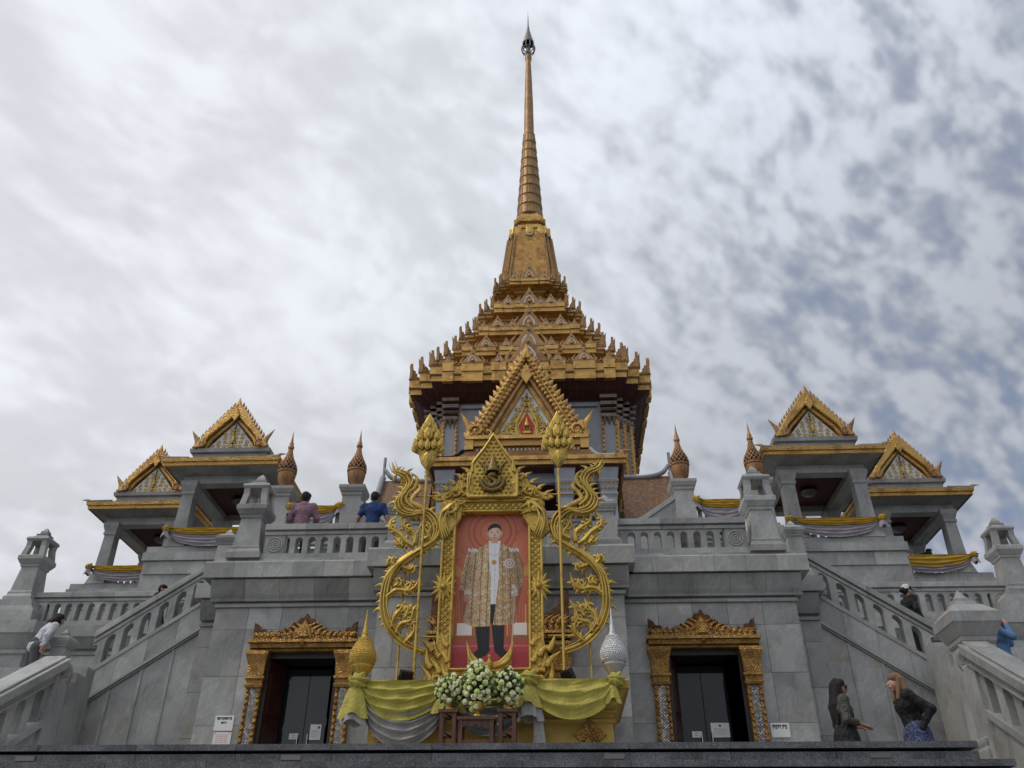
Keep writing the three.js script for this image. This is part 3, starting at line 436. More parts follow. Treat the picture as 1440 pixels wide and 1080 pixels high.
// ---------- the spired temple ----------
const TX = .14, TZ = -18.5;
{
  const t = thing('spired_temple', 'tall temple with tiered gilded roofs and a needle spire', 'temple');
  // body
  mk('body_wall', rl([[12.4, 4.1, .3], [20.9, 4.05, .3]], TX, TZ), M.wall, t);
  const body = t.children[0];
  for (const [k, sx] of [[0, 1], [0, -1], [1, 1], [1, -1], [3, 1], [3, -1]]) {
    const grp = [[3.2, 4.1, .3], [3.65, 3.8, .13], [3.95, 3.5, .13]];
    for (const [px, pz, hw] of grp) {
      const R = g => { g.rotateY(k * Math.PI / 2); g.translate(TX, 0, TZ); return g; };
      const x = sx * px;
      mk('pilaster', R(bx(x - hw * .8, x + hw * .8, 12.4, 19.2, pz - .1, pz + .05)), M.wall, body);
      const tw = hw > .2 ? .04 : .03, tooth = [];
      for (const q of [-1, 1]) { tooth.push(bx(x + q * hw * .86 - tw, x + q * hw * .86 + tw, 12.4, 19.2, pz - .1, pz + .075)); for (let i = 0; i < 34; i++) { const g = new THREE.OctahedronGeometry(.055); g.scale(.9, 1.5, .7); g.translate(x + q * hw * .86, 12.5 + i * .2, pz + .09); tooth.push(g); } }
      mk('gilt_edging', tooth.map(R), M.gold, body);
      const cap = [bx(x - hw, x + hw, 19.25, 19.4, pz - .1, pz + .14), bx(x - hw * 1.05, x + hw * 1.05, 19.5, 19.62, pz - .1, pz + .2), bx(x - hw * 1.1, x + hw * 1.1, 19.75, 19.9, pz - .1, pz + .26), bx(x - hw * 1.15, x + hw * 1.15, 20.05, 20.2, pz - .1, pz + .3)];
      for (let i = 0; i < 6; i++) for (const yy of [19.56, 19.83]) { const g = new THREE.OctahedronGeometry(.055); g.translate(x - hw + (i + .5) * hw / 3, yy, pz + .24); cap.push(g); }
      for (let i = -1; i <= 1; i++) { const g = new THREE.ConeGeometry(.12, .4, 4); g.rotateX(Math.PI); g.translate(x + i * hw * .6, 19.05, pz + .08); cap.push(g); }
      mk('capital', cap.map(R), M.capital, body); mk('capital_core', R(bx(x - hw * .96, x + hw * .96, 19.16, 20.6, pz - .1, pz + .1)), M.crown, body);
    }
  }
  mk('wall_panel', [bx(TX - 2.75, TX + 2.75, 19.8, 19.9, TZ + 4.05, TZ + 4.16), bx(TX - 2.75, TX + 2.75, 20.3, 20.42, TZ + 4.05, TZ + 4.2)], M.wall, body);
  // tiered roof
  const T = [[5.0, .5, 21.38, 20.62], [4.05, .42, 22.84, 22.5], [3.19, .36, 24.53, 24.18], [2.4, .32, 26.42, 26.06], [1.75, .29, 28.53, 28.25]];
  const antef = share([ext([[-.22, -.04], [.14, -.04], [.14, .12], [.13, .3], [.16, .7], [.08, .56], [-.0, .52], [.01, .44], [-.1, .4], [-.07, .31], [-.18, .25], [-.13, .16], [-.22, .1], [-.17, .04]], .12, -.06, .006), ribbon([[-.03, .0], [-.04, .14], [.0, .28], [.06, .4], [.1, .54]], [.08, .075, .055, .035, .004], { flat: 1.2, n: 10 })]);
  const pedS = (w, h) => { const L = [[-w / 2, 0]]; for (let i = 0; i <= 8; i++) { const u = i / 8; L.push([-w / 2 * Math.pow(1 - u, 1.35) * (1 - .0) - (i % 2 ? .012 : 0), .08 * h + .92 * h * u]); } const R = L.slice(0, -1).map(([x, y]) => [-x, y]).reverse(); return [...L, ...R]; };
  const ped = {}; const pg = (w, h) => ped[w] || (ped[w] = [share([ext(pedS(w, h), .12, -.05, .02), tr(flame(h * .5, w * .14, .4), -w * .5, 0, .02, .1), tr(flame(h * .5, w * .14, -.4), w * .5, 0, .02, -.1), tr(new THREE.OctahedronGeometry(w * .07), 0, h * .62, .07)]), share([ribbon([[-w * .2, .04], [-w * .17, h * .24], [0, h * .46], [w * .17, h * .24], [w * .2, .04]], [w * .03, w * .03, w * .03], { flat: .6, n: 14 })]), share([tr(new THREE.SphereGeometry(w * .09, 8, 6), 0, h * .16, .05)])]);
  T.forEach(([A, s, y1, y0], i) => {
    const nx = T[i + 1] || [1.35, .2, 28.9, 28.75], H = y1 - y0;
    const tier = mk('roof_tier', rl(i ? [[y0 - .34, A - .62, s], [y0 - .22, A - .5, s], [y0 - .2, A - .42, s], [y0 - .1, A - .38, s], [y0 - .08, A - .26, s], [y0, A - .2, s], [y0 + .01, A - .06, s], [y0 + H * .35, A - .03, s], [y0 + H * .36, A, s], [y1 - .03, A + .02, s], [y1, A + .02, s]] : [[y0, A - .1, s], [y0 + .02, A - .05, s], [y0 + H * .42, A - .03, s], [y0 + H * .44, A + .02, s], [y0 + H * .9, A + .02, s], [y1, A + .06, s]], TX, TZ), M.gold, t);
    mk('fascia_line', [rl([[y1 - .06, A + .03, s], [y1 - .03, A + .045, s], [y1 - .0, A + .045, s]], TX, TZ, false), rl([[y0 + H * .36, A + .005, s], [y0 + H * .42, A + .03, s], [y0 + H * .46, A + .03, s]], TX, TZ, false)], M.aged, tier);
    if (!i) mk('soffit', rl([[y0 - .55, 4.15, .32], [y0 - .3, 4.6, .42], [y0 + .02, A - .04, s]], TX, TZ, false), M.soffit, tier);
    mk('tiled_slope', rl([[y1 - .02, A - .02, s], [y1 + .1, A - .1, s], [lerp(y1, nx[3] - .34, .5), lerp(A, nx[0] - .6, .62), lerp(s, nx[1], .5)], [nx[3] - .3, nx[0] - .58, nx[1]]], TX, TZ, false), i > 2 ? M.goldc : M.terra, tier);
    mk('crest_band', rl([[y1 + .005, A - .06, s], [y1 + .16, A - .09, s]], TX, TZ, false), M.terra, tier);
    { const cg = [], a = A - 2 * s, n = Math.round(a * 2 / .16); for (let q = 0; q < n; q++) { const g = new THREE.ConeGeometry(.06, .16, 4); g.translate(TX - a + (q + .5) * 2 * a / n, y1 + .2, TZ + A - .07); cg.push(g); } mk('crest_spikes', cg, M.terra, tier).userData.kind = 'stuff'; }
    for (const k of [0, 1, 3]) {
      const th = k * Math.PI / 2, put = (g, m, x, y, z, extra = 0, nm = 'antefix') => { const o = mk(nm, g, m, tier); o.position.set(TX + x * Math.cos(th) + z * Math.sin(th), y, TZ - x * Math.sin(th) + z * Math.cos(th)); o.rotation.y = th + extra; return o; };
      const a = A - 2 * s, sc = [1, .95, .9, .85, .8][i];
      for (const q of [-1, 1]) for (const [x, z] of [[a - .05, A - .04], [A - s - .05, A - s - .04], [A - .1, a - .05]]) { const o = put(antef, M.terra, q * x, y1 + .03, z, 0); o.scale.set(q * sc, sc, sc); }
      if (!i) for (const q of [-1, 1]) for (const x of [a - .42, a + .24]) { const o = put(antef, M.terra, q * x, y1 + .03, x > a ? A - s - .05 : A - .08, 0); o.scale.set(q * .5, .5, .5); }
      // pediments with the fascia breaking forward under each
      const W = [1.05, .95, .9, .85, .62][i], list = i < 4 ? [[0, W * 1.15, W * 1.15], [-.57, .66, .58], [.57, .66, .58], [-.3, .44, .42], [.3, .44, .42], [-.82, .34, .32], [.82, .34, .32]] : [[0, .8, 1.0], [-.62, .45, .5], [.62, .45, .5]];
      let pi = 0; for (const [u, w, h] of list) { pi++;
        const f = [1.3, 1.25, 1.2, 1.1, 1.05][i], x = u * a, z = A - .02, p = pg(w, h);
        const pd = put(p[0], M.terra, x, y1 + .02, z + .03, 0, 'pediment'); pd.scale.setScalar(f);
        if (w > .4) { const e = put(p[1], M.white, x, y1 + .02, z + .03 + .07 * f, 0, 'pediment_arch'); e.scale.setScalar(f); const e2 = put(p[2], M.gold, x, y1 + .02, z + .06, 0, 'pediment_boss'); e2.scale.setScalar(f); }
        const bw = w * f * .5, g = bx(x - bw, x + bw, y0 - (i ? .02 : .05) - pi * .003, y1 - H * .47, A - .2, A + .03 + pi * .007), g2 = bx(x - bw * 1.05, x + bw * 1.05, y1 - H * .46, y1 + .025 + pi * .003, A - .2, A + .07 + pi * .007); for (const q of [g, g2]) { q.rotateY(th); q.translate(TX, 0, TZ); } mk('fascia_block', [g, g2], M.gold, tier);
      }
    }
  });
  // square bell with redented corners
  const bell = mk('bell', rl([[28.5, 1.55, .2], [28.75, 1.54, .2], [28.8, 1.46, .2], [30.3, 1.3, .19], [31.6, 1.17, .18], [32.2, 1.1, .17], [32.6, .94, .15], [32.75, .74, .1]], TX, TZ), M.goldc, t);
  for (const k of [0, 1, 3]) {
    const th = k * Math.PI / 2, R = g => { g.rotateY(th); g.translate(TX, 0, TZ); return g; };
    for (const x of [-1.0, 1.0, -1.2, 1.2]) mk('bell_strip', R(ext([[x - .055, 28.8], [x + .055, 28.8], [x * .74 + .045, 32.0], [x * .74 - .045, 32.0]], .07, Math.abs(x) > 1.1 ? 1.23 : 1.43).translate(0, -28.8, -1.3).rotateX(-.103).translate(0, 28.8, 1.3)), M.aged, bell);
    const pts = [[-.16, .62], [-.17, .2], [-.1, .06], [0, 0], [.1, .06], [.17, .2], [.16, .62]];
    for (const [x, z, sc] of [[0, 1.08, 1.15], [-.62, 1.0, 1.25], [.62, 1.0, 1.25], [-.88, .85, 1.2], [.88, .85, 1.2]]) { const g = ext(pts, .1, 0, .03), g2 = ext(pts.map(p => [p[0] * .55, .12 + p[1] * .7]), .04, .09, .01); mk('petal', [g, g2].map(q => { q.scale(sc, sc, 1); q.rotateX(-.12); q.translate(x, 31.95, z); return R(q); }), M.goldp, bell); mk('petal_beading', Array.from({ length: 13 }, (_, n) => { const a = Math.PI + n / 12 * Math.PI, g = new THREE.SphereGeometry(.026, 6, 4); g.translate(Math.cos(a) * .15 * sc, (.2 + Math.sin(a) * .19) * sc, .1); g.rotateX(-.12); g.translate(x, 31.95, z); return R(g); }), M.white, bell).userData.kind = 'stuff'; }
  }
  mk('bell_collar', rl([[32.7, .74, .1], [32.8, .86, .12], [33.0, .86, .12], [33.02, .7, .1], [33.3, .68, .1], [33.32, .82, .12], [33.6, .84, .12], [33.62, .72, .1], [33.9, .68, .1], [34.1, .6, .09]], TX, TZ), M.gold, bell);
  // spire of lotus rings, plain shaft, parasol finial
  const sp = mk('spire', [lathe([[.6, 33.9], [.3, 40.8]], 12, TX, 0, TZ)], M.goldc, t); const RN = 9;
  for (let i = 0; i < RN; i++) { const y = lerp(34.05, 40.7, i / RN), y2 = lerp(34.05, 40.7, (i + 1) / RN), r = lerp(.72, .34, i / RN), r2 = lerp(.72, .34, (i + 1) / RN); mk('lotus_ring', [lathe([[r * .9, y], [r * 1.03, y + .06], [r, y + .12], [r2 * .98, y2 - .1], [r2 * 1.04, y2 - .04], [r2 * .88, y2]], 14, TX, 0, TZ), ...Array.from({ length: 14 }, (_, k) => { const a = k / 14 * 6.283, q = lerp(r, r2, .45); return rod([TX + Math.cos(a) * r * .99, y + .1, TZ + Math.sin(a) * r * .99], [TX + Math.cos(a) * r2 * .96, y2 - .1, TZ + Math.sin(a) * r2 * .96], .03, 4); })], M.aged, sp); }
  mk('shaft', lathe([[.33, 40.7], [.36, 40.78], [.3, 40.9], [.27, 43.5], [.21, 46], [.15, 47.6], [.2, 47.75], [.22, 48.0], [.14, 48.25], [.1, 48.5], [0, 48.55]], 10, TX, 0, TZ), M.aged, sp);
  const fin = []; for (let k = 0; k < 10; k++) { const a = k / 10 * 6.283; fin.push(ribbon([[.08, 0], [.3, .12], [.42, .4], [.40, .75], [.3, 1.0]], [.028, .03, .03, .028], { n: 10, flat: 1 }).rotateY(a).translate(TX, 48.35, TZ)); }
  fin.push(...[[.40, 48.72], [.33, 49.35]].map(([r, y]) => { const g = new THREE.TorusGeometry(r, .035, 6, 24); g.rotateX(Math.PI / 2); g.translate(TX, y, TZ); return g; }), lathe([[.36, 49.35], [.38, 49.45], [.3, 49.6], [.3, 49.75], [.22, 49.95], [.23, 50.1], [.16, 50.3], [.165, 50.45], [.1, 50.7], [.1, 50.85], [.05, 51.2], [.03, 51.9], [0, 52.9]], 12, TX, 0, TZ), rod([TX, 48.3, TZ], [TX, 49.4, TZ], .06));
  mk('parasol_finial', fin, M.steel, sp);

  // ---- entrance gable ----
  const gz = -11.5, GX = .12;
  const gab = mk('entrance_gable', [ext([[-2.0, 16.68], [2.0, 16.68], [.2, 20.2], [-.2, 20.2]].map(p => [p[0] + GX, p[1]]), .1, gz - .62)], M.terra, t);
  const barge = (hw, yb, ya, th, d, z) => [-1, 1].map(s => ext([[GX + s * hw, yb], [GX + s * (hw - th * 1.25), yb], [GX, ya - th * 1.7], [GX, ya]], d, z, Math.min(.05, th * .2)));
  mk('outer_barge', [...barge(2.15, 16.72, 20.55, .26, .3, gz - .15)], M.gold, gab);
  mk('middle_barge', [...barge(1.85, 16.72, 20.05, .3, .26, gz - .25), ...barge(1.55, 16.72, 19.6, .12, .3, gz - .2)], M.terra, gab);
  mk('inner_barge', [...barge(1.5, 16.72, 19.42, .22, .22, gz - .28)], M.gold, gab);
  // rows of flame teeth and bosses along the slopes
  const row = (hw, yb, ya, n, g, z) => { const o = []; for (const s of [-1, 1]) for (let i = 0; i < n; i++) { const u = (i + .3) / n; const q = tr(g, GX + s * hw * (1 - u), lerp(yb, ya, u), z, s * -.55 + rr(-.05, .05)); o.push(q); } return o; };
  for (const q of row(2.15, 16.75, 20.5, 17, flame(.3, .22, 0, .8), gz)) mk('barge_tooth', q, M.gold, gab);
  mk('barge_beading', [...row(1.72, 16.85, 19.9, 18, new THREE.SphereGeometry(.12, 8, 6), gz + .04), ...row(1.98, 16.8, 20.3, 20, new THREE.SphereGeometry(.085, 8, 6), gz + .14)], M.gold, gab);
  mk('apex_ornament', [tr(flame(.75, .3, 0, .5), GX, 20.15, gz + .05), ...[-1, 1].map(s => tr(flame(.4, .2, s * .3, .5), GX + s * .18, 19.9, gz + .08, s * -.5)), tr(ext([[-.22, 0], [0, -.35], [.22, 0], [.12, .3], [0, .6], [-.12, .3]], .12, 0, .03), GX, 19.35, gz + .05)], M.gold, gab);
  for (const s of [-1, 1]) mk('corner_flame', [tr(flame(1.15, .34, s * .3, .5), GX + s * 2.12, 16.72, gz + .05), tr(flame(.7, .26, s * .35, .5), GX + s * 1.86, 16.72, gz + .12), ...leafScroll(GX + s * 1.8, 17.0, .26, s > 0 ? 0 : 3.1, s).map(g => { g.translate(0, 0, gz + .18); return g; }), ...leafScroll(GX + s * 1.4, 16.95, .2, s > 0 ? 0 : 3.1, -s).map(g => { g.translate(0, 0, gz + .12); return g; })], M.gold, gab);
  // tympanum
  const ty = mk('tympanum', ext([[GX - 1.3, 16.72], [GX + 1.3, 16.72], [GX, 19.0]], .05, gz - .2), M.white, gab);
  const half = [leafScroll(.62, 17.0, .17, 2.6, -1), leafScroll(.82, 16.93, .12, 0, 1), leafScroll(.45, 17.45, .13, 2, -1), leafScroll(.3, 17.9, .1, 2, 1), ribbon([[.36, 16.76], [.38, 17.3], [.2, 17.75], [0, 18.3]], [.045, .06, .05, .02], { n: 14 }), leafScroll(.55, 17.25, .1, 1, 1), leafScroll(.45, 16.95, .13, 4, 1), leafScroll(.7, 17.2, .11, 0, -1), leafScroll(.95, 16.9, .09, 1, 1), leafScroll(.3, 17.55, .1, 3, 1), leafScroll(.18, 18.15, .08, 2, 1), ribbon([[.3, 16.78], [.31, 17.2], [.16, 17.5], [0, 17.85]], [.03, .04, .035, .02], { n: 14 })].flat(3);
  half.push(...fillTri(1.15, 2.0, 16.74, .26).filter(g => { g.computeBoundingBox(); return g.boundingBox.max.x > .36 || g.boundingBox.min.y > 17.8; }));
  mk('gilt_scrollwork', [...half, ...mirX(half)].map(g => { g.translate(GX, .14, gz - .12); return g; }), M.goldp, ty);
  mk('red_niche', ext([[-.2, 16.78], [.2, 16.78], [.23, 17.15], [.13, 17.32], [.1, 17.45], [0, 17.66], [-.1, 17.45], [-.13, 17.32], [-.23, 17.15]].map(p => [p[0] * 1.15 + GX, (p[1] - 16.78) * 1.15 + 16.98]), .04, gz - .15), M.red, ty);
  mk('crest_emblem', [lathe([[0, 17.5], [.03, 17.35], [.05, 17.25], [.09, 17.2], [.12, 17.12], [.1, 17.05]], 12, 0, 0, 0), tr(new THREE.TorusGeometry(.1, .022, 8, 20), 0, 17.0, 0), tr(new THREE.SphereGeometry(.05, 10, 8), 0, 17.0, 0), bx(-.14, .14, 16.78, 16.86, -.04, .04)].map(g => { g.translate(GX, .22, gz - .07); return g; }), M.goldp, ty);
  mk('gable_beam', [bx(GX - 2.2, GX + 2.2, 16.6, 16.74, gz - .5, gz + .3), bx(GX - 2.05, GX + 2.05, 16.36, 16.6, gz - .5, gz + .2), bx(GX - 2.2, GX - 1.9, 16.2, 16.6, gz - .5, gz + .26), bx(GX + 1.9, GX + 2.2, 16.2, 16.6, gz - .5, gz + .26)], M.gold, gab);
  mk('beam_underside', [bx(GX - 1.9, GX + 1.9, 16.05, 16.36, gz - .5, gz + .1)], M.terra, gab);
  mk('beam_dots', Array.from({ length: 26 }, (_, i) => bx(GX - 1.8 + i * .144, GX - 1.74 + i * .144, 16.2, 16.28, gz + .1, gz + .13)), M.white, gab);
  for (const s of [-1, 1]) mk('main_roof_slope', loftLoops([[[GX, 20.3, gz - .3], [GX, 20.3, TZ + 3.5], [GX + s * 2.05, 16.75, TZ + 3.5], [GX + s * 2.05, 16.75, gz - .3]], [[GX, 20.42, gz - .3], [GX, 20.42, TZ + 3.5], [GX + s * 2.15, 16.85, TZ + 3.5], [GX + s * 2.15, 16.85, gz - .3]]]), M.tile, gab);
  // skirt roof of the porch
  const L = (y, hw, z1, z0 = TZ + 4) => [[GX + hw, y, z1], [GX + hw, y, z0], [GX - hw, y, z0], [GX - hw, y, z1]];
  const pr = mk('porch_roof', loftLoops([L(16.12, 2.25, gz + .25), L(15.72, 2.5, gz + .6), L(15.45, 2.95, gz + 1.0), L(15.3, 3.32, gz + 1.3)], false), M.tile, t);
  for (const s of [-1, 1]) mk('hip_ridge', ribbon([[0, 0], [.28, -.38], [.72, -.66], [1.1, -.83]], [.07, .08, .08, .07], { n: 12, flat: 1 }).scale(s, 1, 1).rotateY(s * -.78).scale(1.02, 1, 1.4).translate(GX + s * 2.24, 16.14, gz + .25), M.wall, pr);
  mk('porch_fascia', [bx(GX - 3.34, GX + 3.34, 15.02, 15.18, gz + 1.2, gz + 1.3), bx(GX - 3.38, GX + 3.38, 15.18, 15.32, gz + 1.2, gz + 1.36), bx(GX - 3.34, GX - 3.24, 15.02, 15.3, TZ + 4, gz + 1.2), bx(GX + 3.24, GX + 3.34, 15.02, 15.3, TZ + 4, gz + 1.2)], M.gold, pr);
  mk('porch_ceiling', bx(GX - 3.24, GX + 3.24, 14.95, 15.02, TZ + 4, gz + 1.2), M.soffit, pr);
  for (const s of [-1, 1]) { mk('eave_tip', tr(flame(.4, .2, s * .7, .6), GX + s * 3.25, 15.3, gz + 1.25, -s * .5), M.terra, pr); mk('wall_bracket', [tr(flame(1.5, .4, s * .1, .6), GX + s * 3.62, 14.25, TZ + 4.3), bx(GX + s * 3.45, GX + s * 3.85, 13.95, 14.25, TZ + 4, TZ + 4.5)], M.gold, pr); mk('flank_scroll', [...leafScroll(GX + s * 2.75, 16.25, .3, s > 0 ? 1 : 2, s), tr(flame(.6, .25, s * .5, .5), GX + s * 3.2, 15.9, 0, s * -.9), tr(flame(.6, .25, s * -.3, .5), GX + s * 2.4, 16.3, 0, s * -.3)].map(g => { g.translate(0, 0, TZ + 4.5); return g; }), M.gold, pr); }
  for (const x of [-2.75, -1.3, 1.3, 2.75]) { mk('porch_column', sq([[12.3, .27], [13.9, .24], [14.0, .3], [14.1, .26], [14.3, .28], [14.5, .34], [14.55, .3], [14.95, .36]], GX + x, gz + .8), M.wall, pr); mk('column_band', Array.from({ length: 10 }, (_, i) => tr(new THREE.OctahedronGeometry(.05), GX + x - .27 + (i % 5) * .135, i < 5 ? 14.2 : 14.42, gz + 1.12)), M.gold, pr).userData.kind = 'stuff'; }
  mk('porch_beam', bx(GX - 3.0, GX + 3.0, 14.6, 14.95, gz + .55, gz + .75), M.wall, pr);
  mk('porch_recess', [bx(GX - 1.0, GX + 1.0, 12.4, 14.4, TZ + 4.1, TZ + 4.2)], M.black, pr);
  mk('porch_door_frame', [bx(GX - 1.15, GX - 1.0, 12.4, 14.55, TZ + 4.1, TZ + 4.3), bx(GX + 1.0, GX + 1.15, 12.4, 14.55, TZ + 4.1, TZ + 4.3)], M.gold, pr);
}
// gallery roofs either side
for (const s of [-1, 1]) {
  const o = thing('gallery_wing', s < 0 ? 'low tiled gallery roof beside the temple above the man in blue' : 'low tiled gallery roof between the temple and a copper bud post', 'roof', 'gallery wings');
  const x0 = s * 3.6, x1 = s * 5.55; const w = mk('wall', bx(x0, s * 5.2, 12.4, 14.1, -14.9, -13.5), M.wall, o);
  const slope = z => loftLoops([[[x0, 16.35, -14.1], [s * 5.5, 16.35, -14.1], [s * 5.68, 14.15, z], [x0, 14.15, z]], [[x0, 16.45, -14.1], [s * 5.5, 16.45, -14.1], [s * 5.68, 14.25, z], [x0, 14.25, z]]]);
  mk('roof_slope', slope(-13.2), M.tile, o); mk('roof_slope', slope(-15.2), M.tile, o);
  mk('ridge', ribbon([[x0, 16.42], [s * 4.6, 16.42], [s * 5.2, 16.6], [s * 5.48, 16.95]], [.11, .11, .1, .06], { flat: 1.2, n: 14 }).translate(0, 0, -14.1), M.wall, o);
  mk('verge', [rod([s * 5.52, 16.6, -14.1], [s * 5.7, 14.2, -13.15], .12, 6), rod([s * 5.5, 16.5, -14.1], [s * 5.5, 17.45, -14.1], .06, 5)], M.wall, o);
  mk('eave_fascia', [bx(x0, s * 5.68, 13.95, 14.14, -13.25, -13.12), bx(x0, s * 5.6, 13.75, 13.95, -13.4, -13.25)], M.gold, o);
}

// ---------- corner pavilions ----------
function swag(w, s0, s1, drop, folds, bulge, o = {}) { // cloth hung between (0,0) and (w,0); upper edge sags s0, lower edge hangs drop + s1 in the middle
  const N = o.n || 30, Kk = folds * 11, pos = [], idx = [];
  for (let j = 0; j <= Kk; j++) for (let i = 0; i <= N; i++) {
    const u = i / N, v = j / Kk, arc = Math.pow(4 * u * (1 - u), .8), pin = Math.min(1, Math.min(u, 1 - u) * 6 + (o.pin ?? .15));
    const y = -(lerp(s0, s1, v)) * arc - drop * v * pin, ph = v * folds * Math.PI * 2 + Math.sin(u * 5 + folds) * .5;
    const z = bulge * (.25 + .75 * arc) * Math.sin(Math.PI * (.15 + .7 * v)) + (o.amp || .02) * 1.25 * (1 - 2 * Math.abs(Math.sin(ph * .5))) * (.45 + .55 * arc) + (o.amp || .02) * .42 * (1 - 2 * Math.abs(Math.sin(ph * 1.55 + u * 3 + Math.sin(u * 9)))) * (.6 + .4 * Math.cos(u * 11)) + (o.amp || .02) * .4 * Math.sin(u * 23 + v * 9); pos.push(u * w, y, z);
  }
  for (let j = 0; j < Kk; j++) for (let i = 0; i < N; i++) { const a = j * (N + 1) + i; idx.push(a, a + N + 1, a + 1, a + 1, a + N + 1, a + N + 2); }
  const g = new THREE.BufferGeometry(); g.setAttribute('position', new THREE.Float32BufferAttribute(pos, 3)); g.setIndex(idx); g.computeVertexNormals(); return g;
}
function knot(r) { // bunched cloth
  const g = new THREE.SphereGeometry(r, 24, 16), p = g.attributes.position; for (let i = 0; i < p.count; i++) { const x = p.getX(i), y = p.getY(i), z = p.getZ(i), a = Math.atan2(y, x), k = 1 + .16 * Math.sin(a * 7 + z / r * 2) + .1 * Math.sin(a * 3 + 1.3 + y / r * 4); p.setXYZ(i, x * k * 1.1, y * k * .85, z * k * .9); } g.computeVertexNormals(); return g;
}
function tail(w, h, folds = 4) { const N = 24, K = 10, pos = [], idx = []; for (let j = 0; j <= K; j++) for (let i = 0; i <= N; i++) { const v = j / K, a = i / N * Math.PI * 2, r = w * (.22 + .5 * Math.sqrt(v)), k = 1 + .22 * Math.sin(a * folds) * v; pos.push(Math.cos(a) * r * k, -h * v - .04 * v * Math.sin(a * 3), Math.sin(a) * r * .55 * k); } for (let j = 0; j < K; j++) for (let i = 0; i < N; i++) { const b = j * (N + 1) + i; idx.push(b, b + 1, b + N + 1, b + 1, b + N + 2, b + N + 1); } const g = new THREE.BufferGeometry(); g.setAttribute('position', new THREE.Float32BufferAttribute(pos, 3)); g.setIndex(idx); g.computeVertexNormals(); return g; }
function drape(label, group, x, y, z, w, opt = {}) {
  const o = thing('cloth_drape', label, 'drape', group, [x, y, z], opt.ry || 0), n = opt.n || 1, d = w / n, yl = opt.yel || M.yel2, gr = opt.gry || M.lav;
  for (let i = 0; i < n; i++) {
    if (!opt.noG) mk('lower_swag', swag(d, opt.g0 ?? .1, opt.g1 ?? .26, .14, 4, .05, { amp: opt.amp || .018 }).translate(i * d, -.07, -.012), gr, o);
    mk('upper_swag', swag(d, opt.s0 ?? .01, opt.s1 ?? .12, .1, 3, .06, { amp: opt.amp || .018 }).translate(i * d, 0, .012), yl, o);
  }
  for (let i = 0; i <= n; i++) if (!opt.noK) { mk('knot', tr(knot(opt.k || .11), i * d, -.03, .05), yl, o); mk('knot_tail', tr(tail(.16, .22), i * d, -.06, .05), gr, o); }
  return o;
}
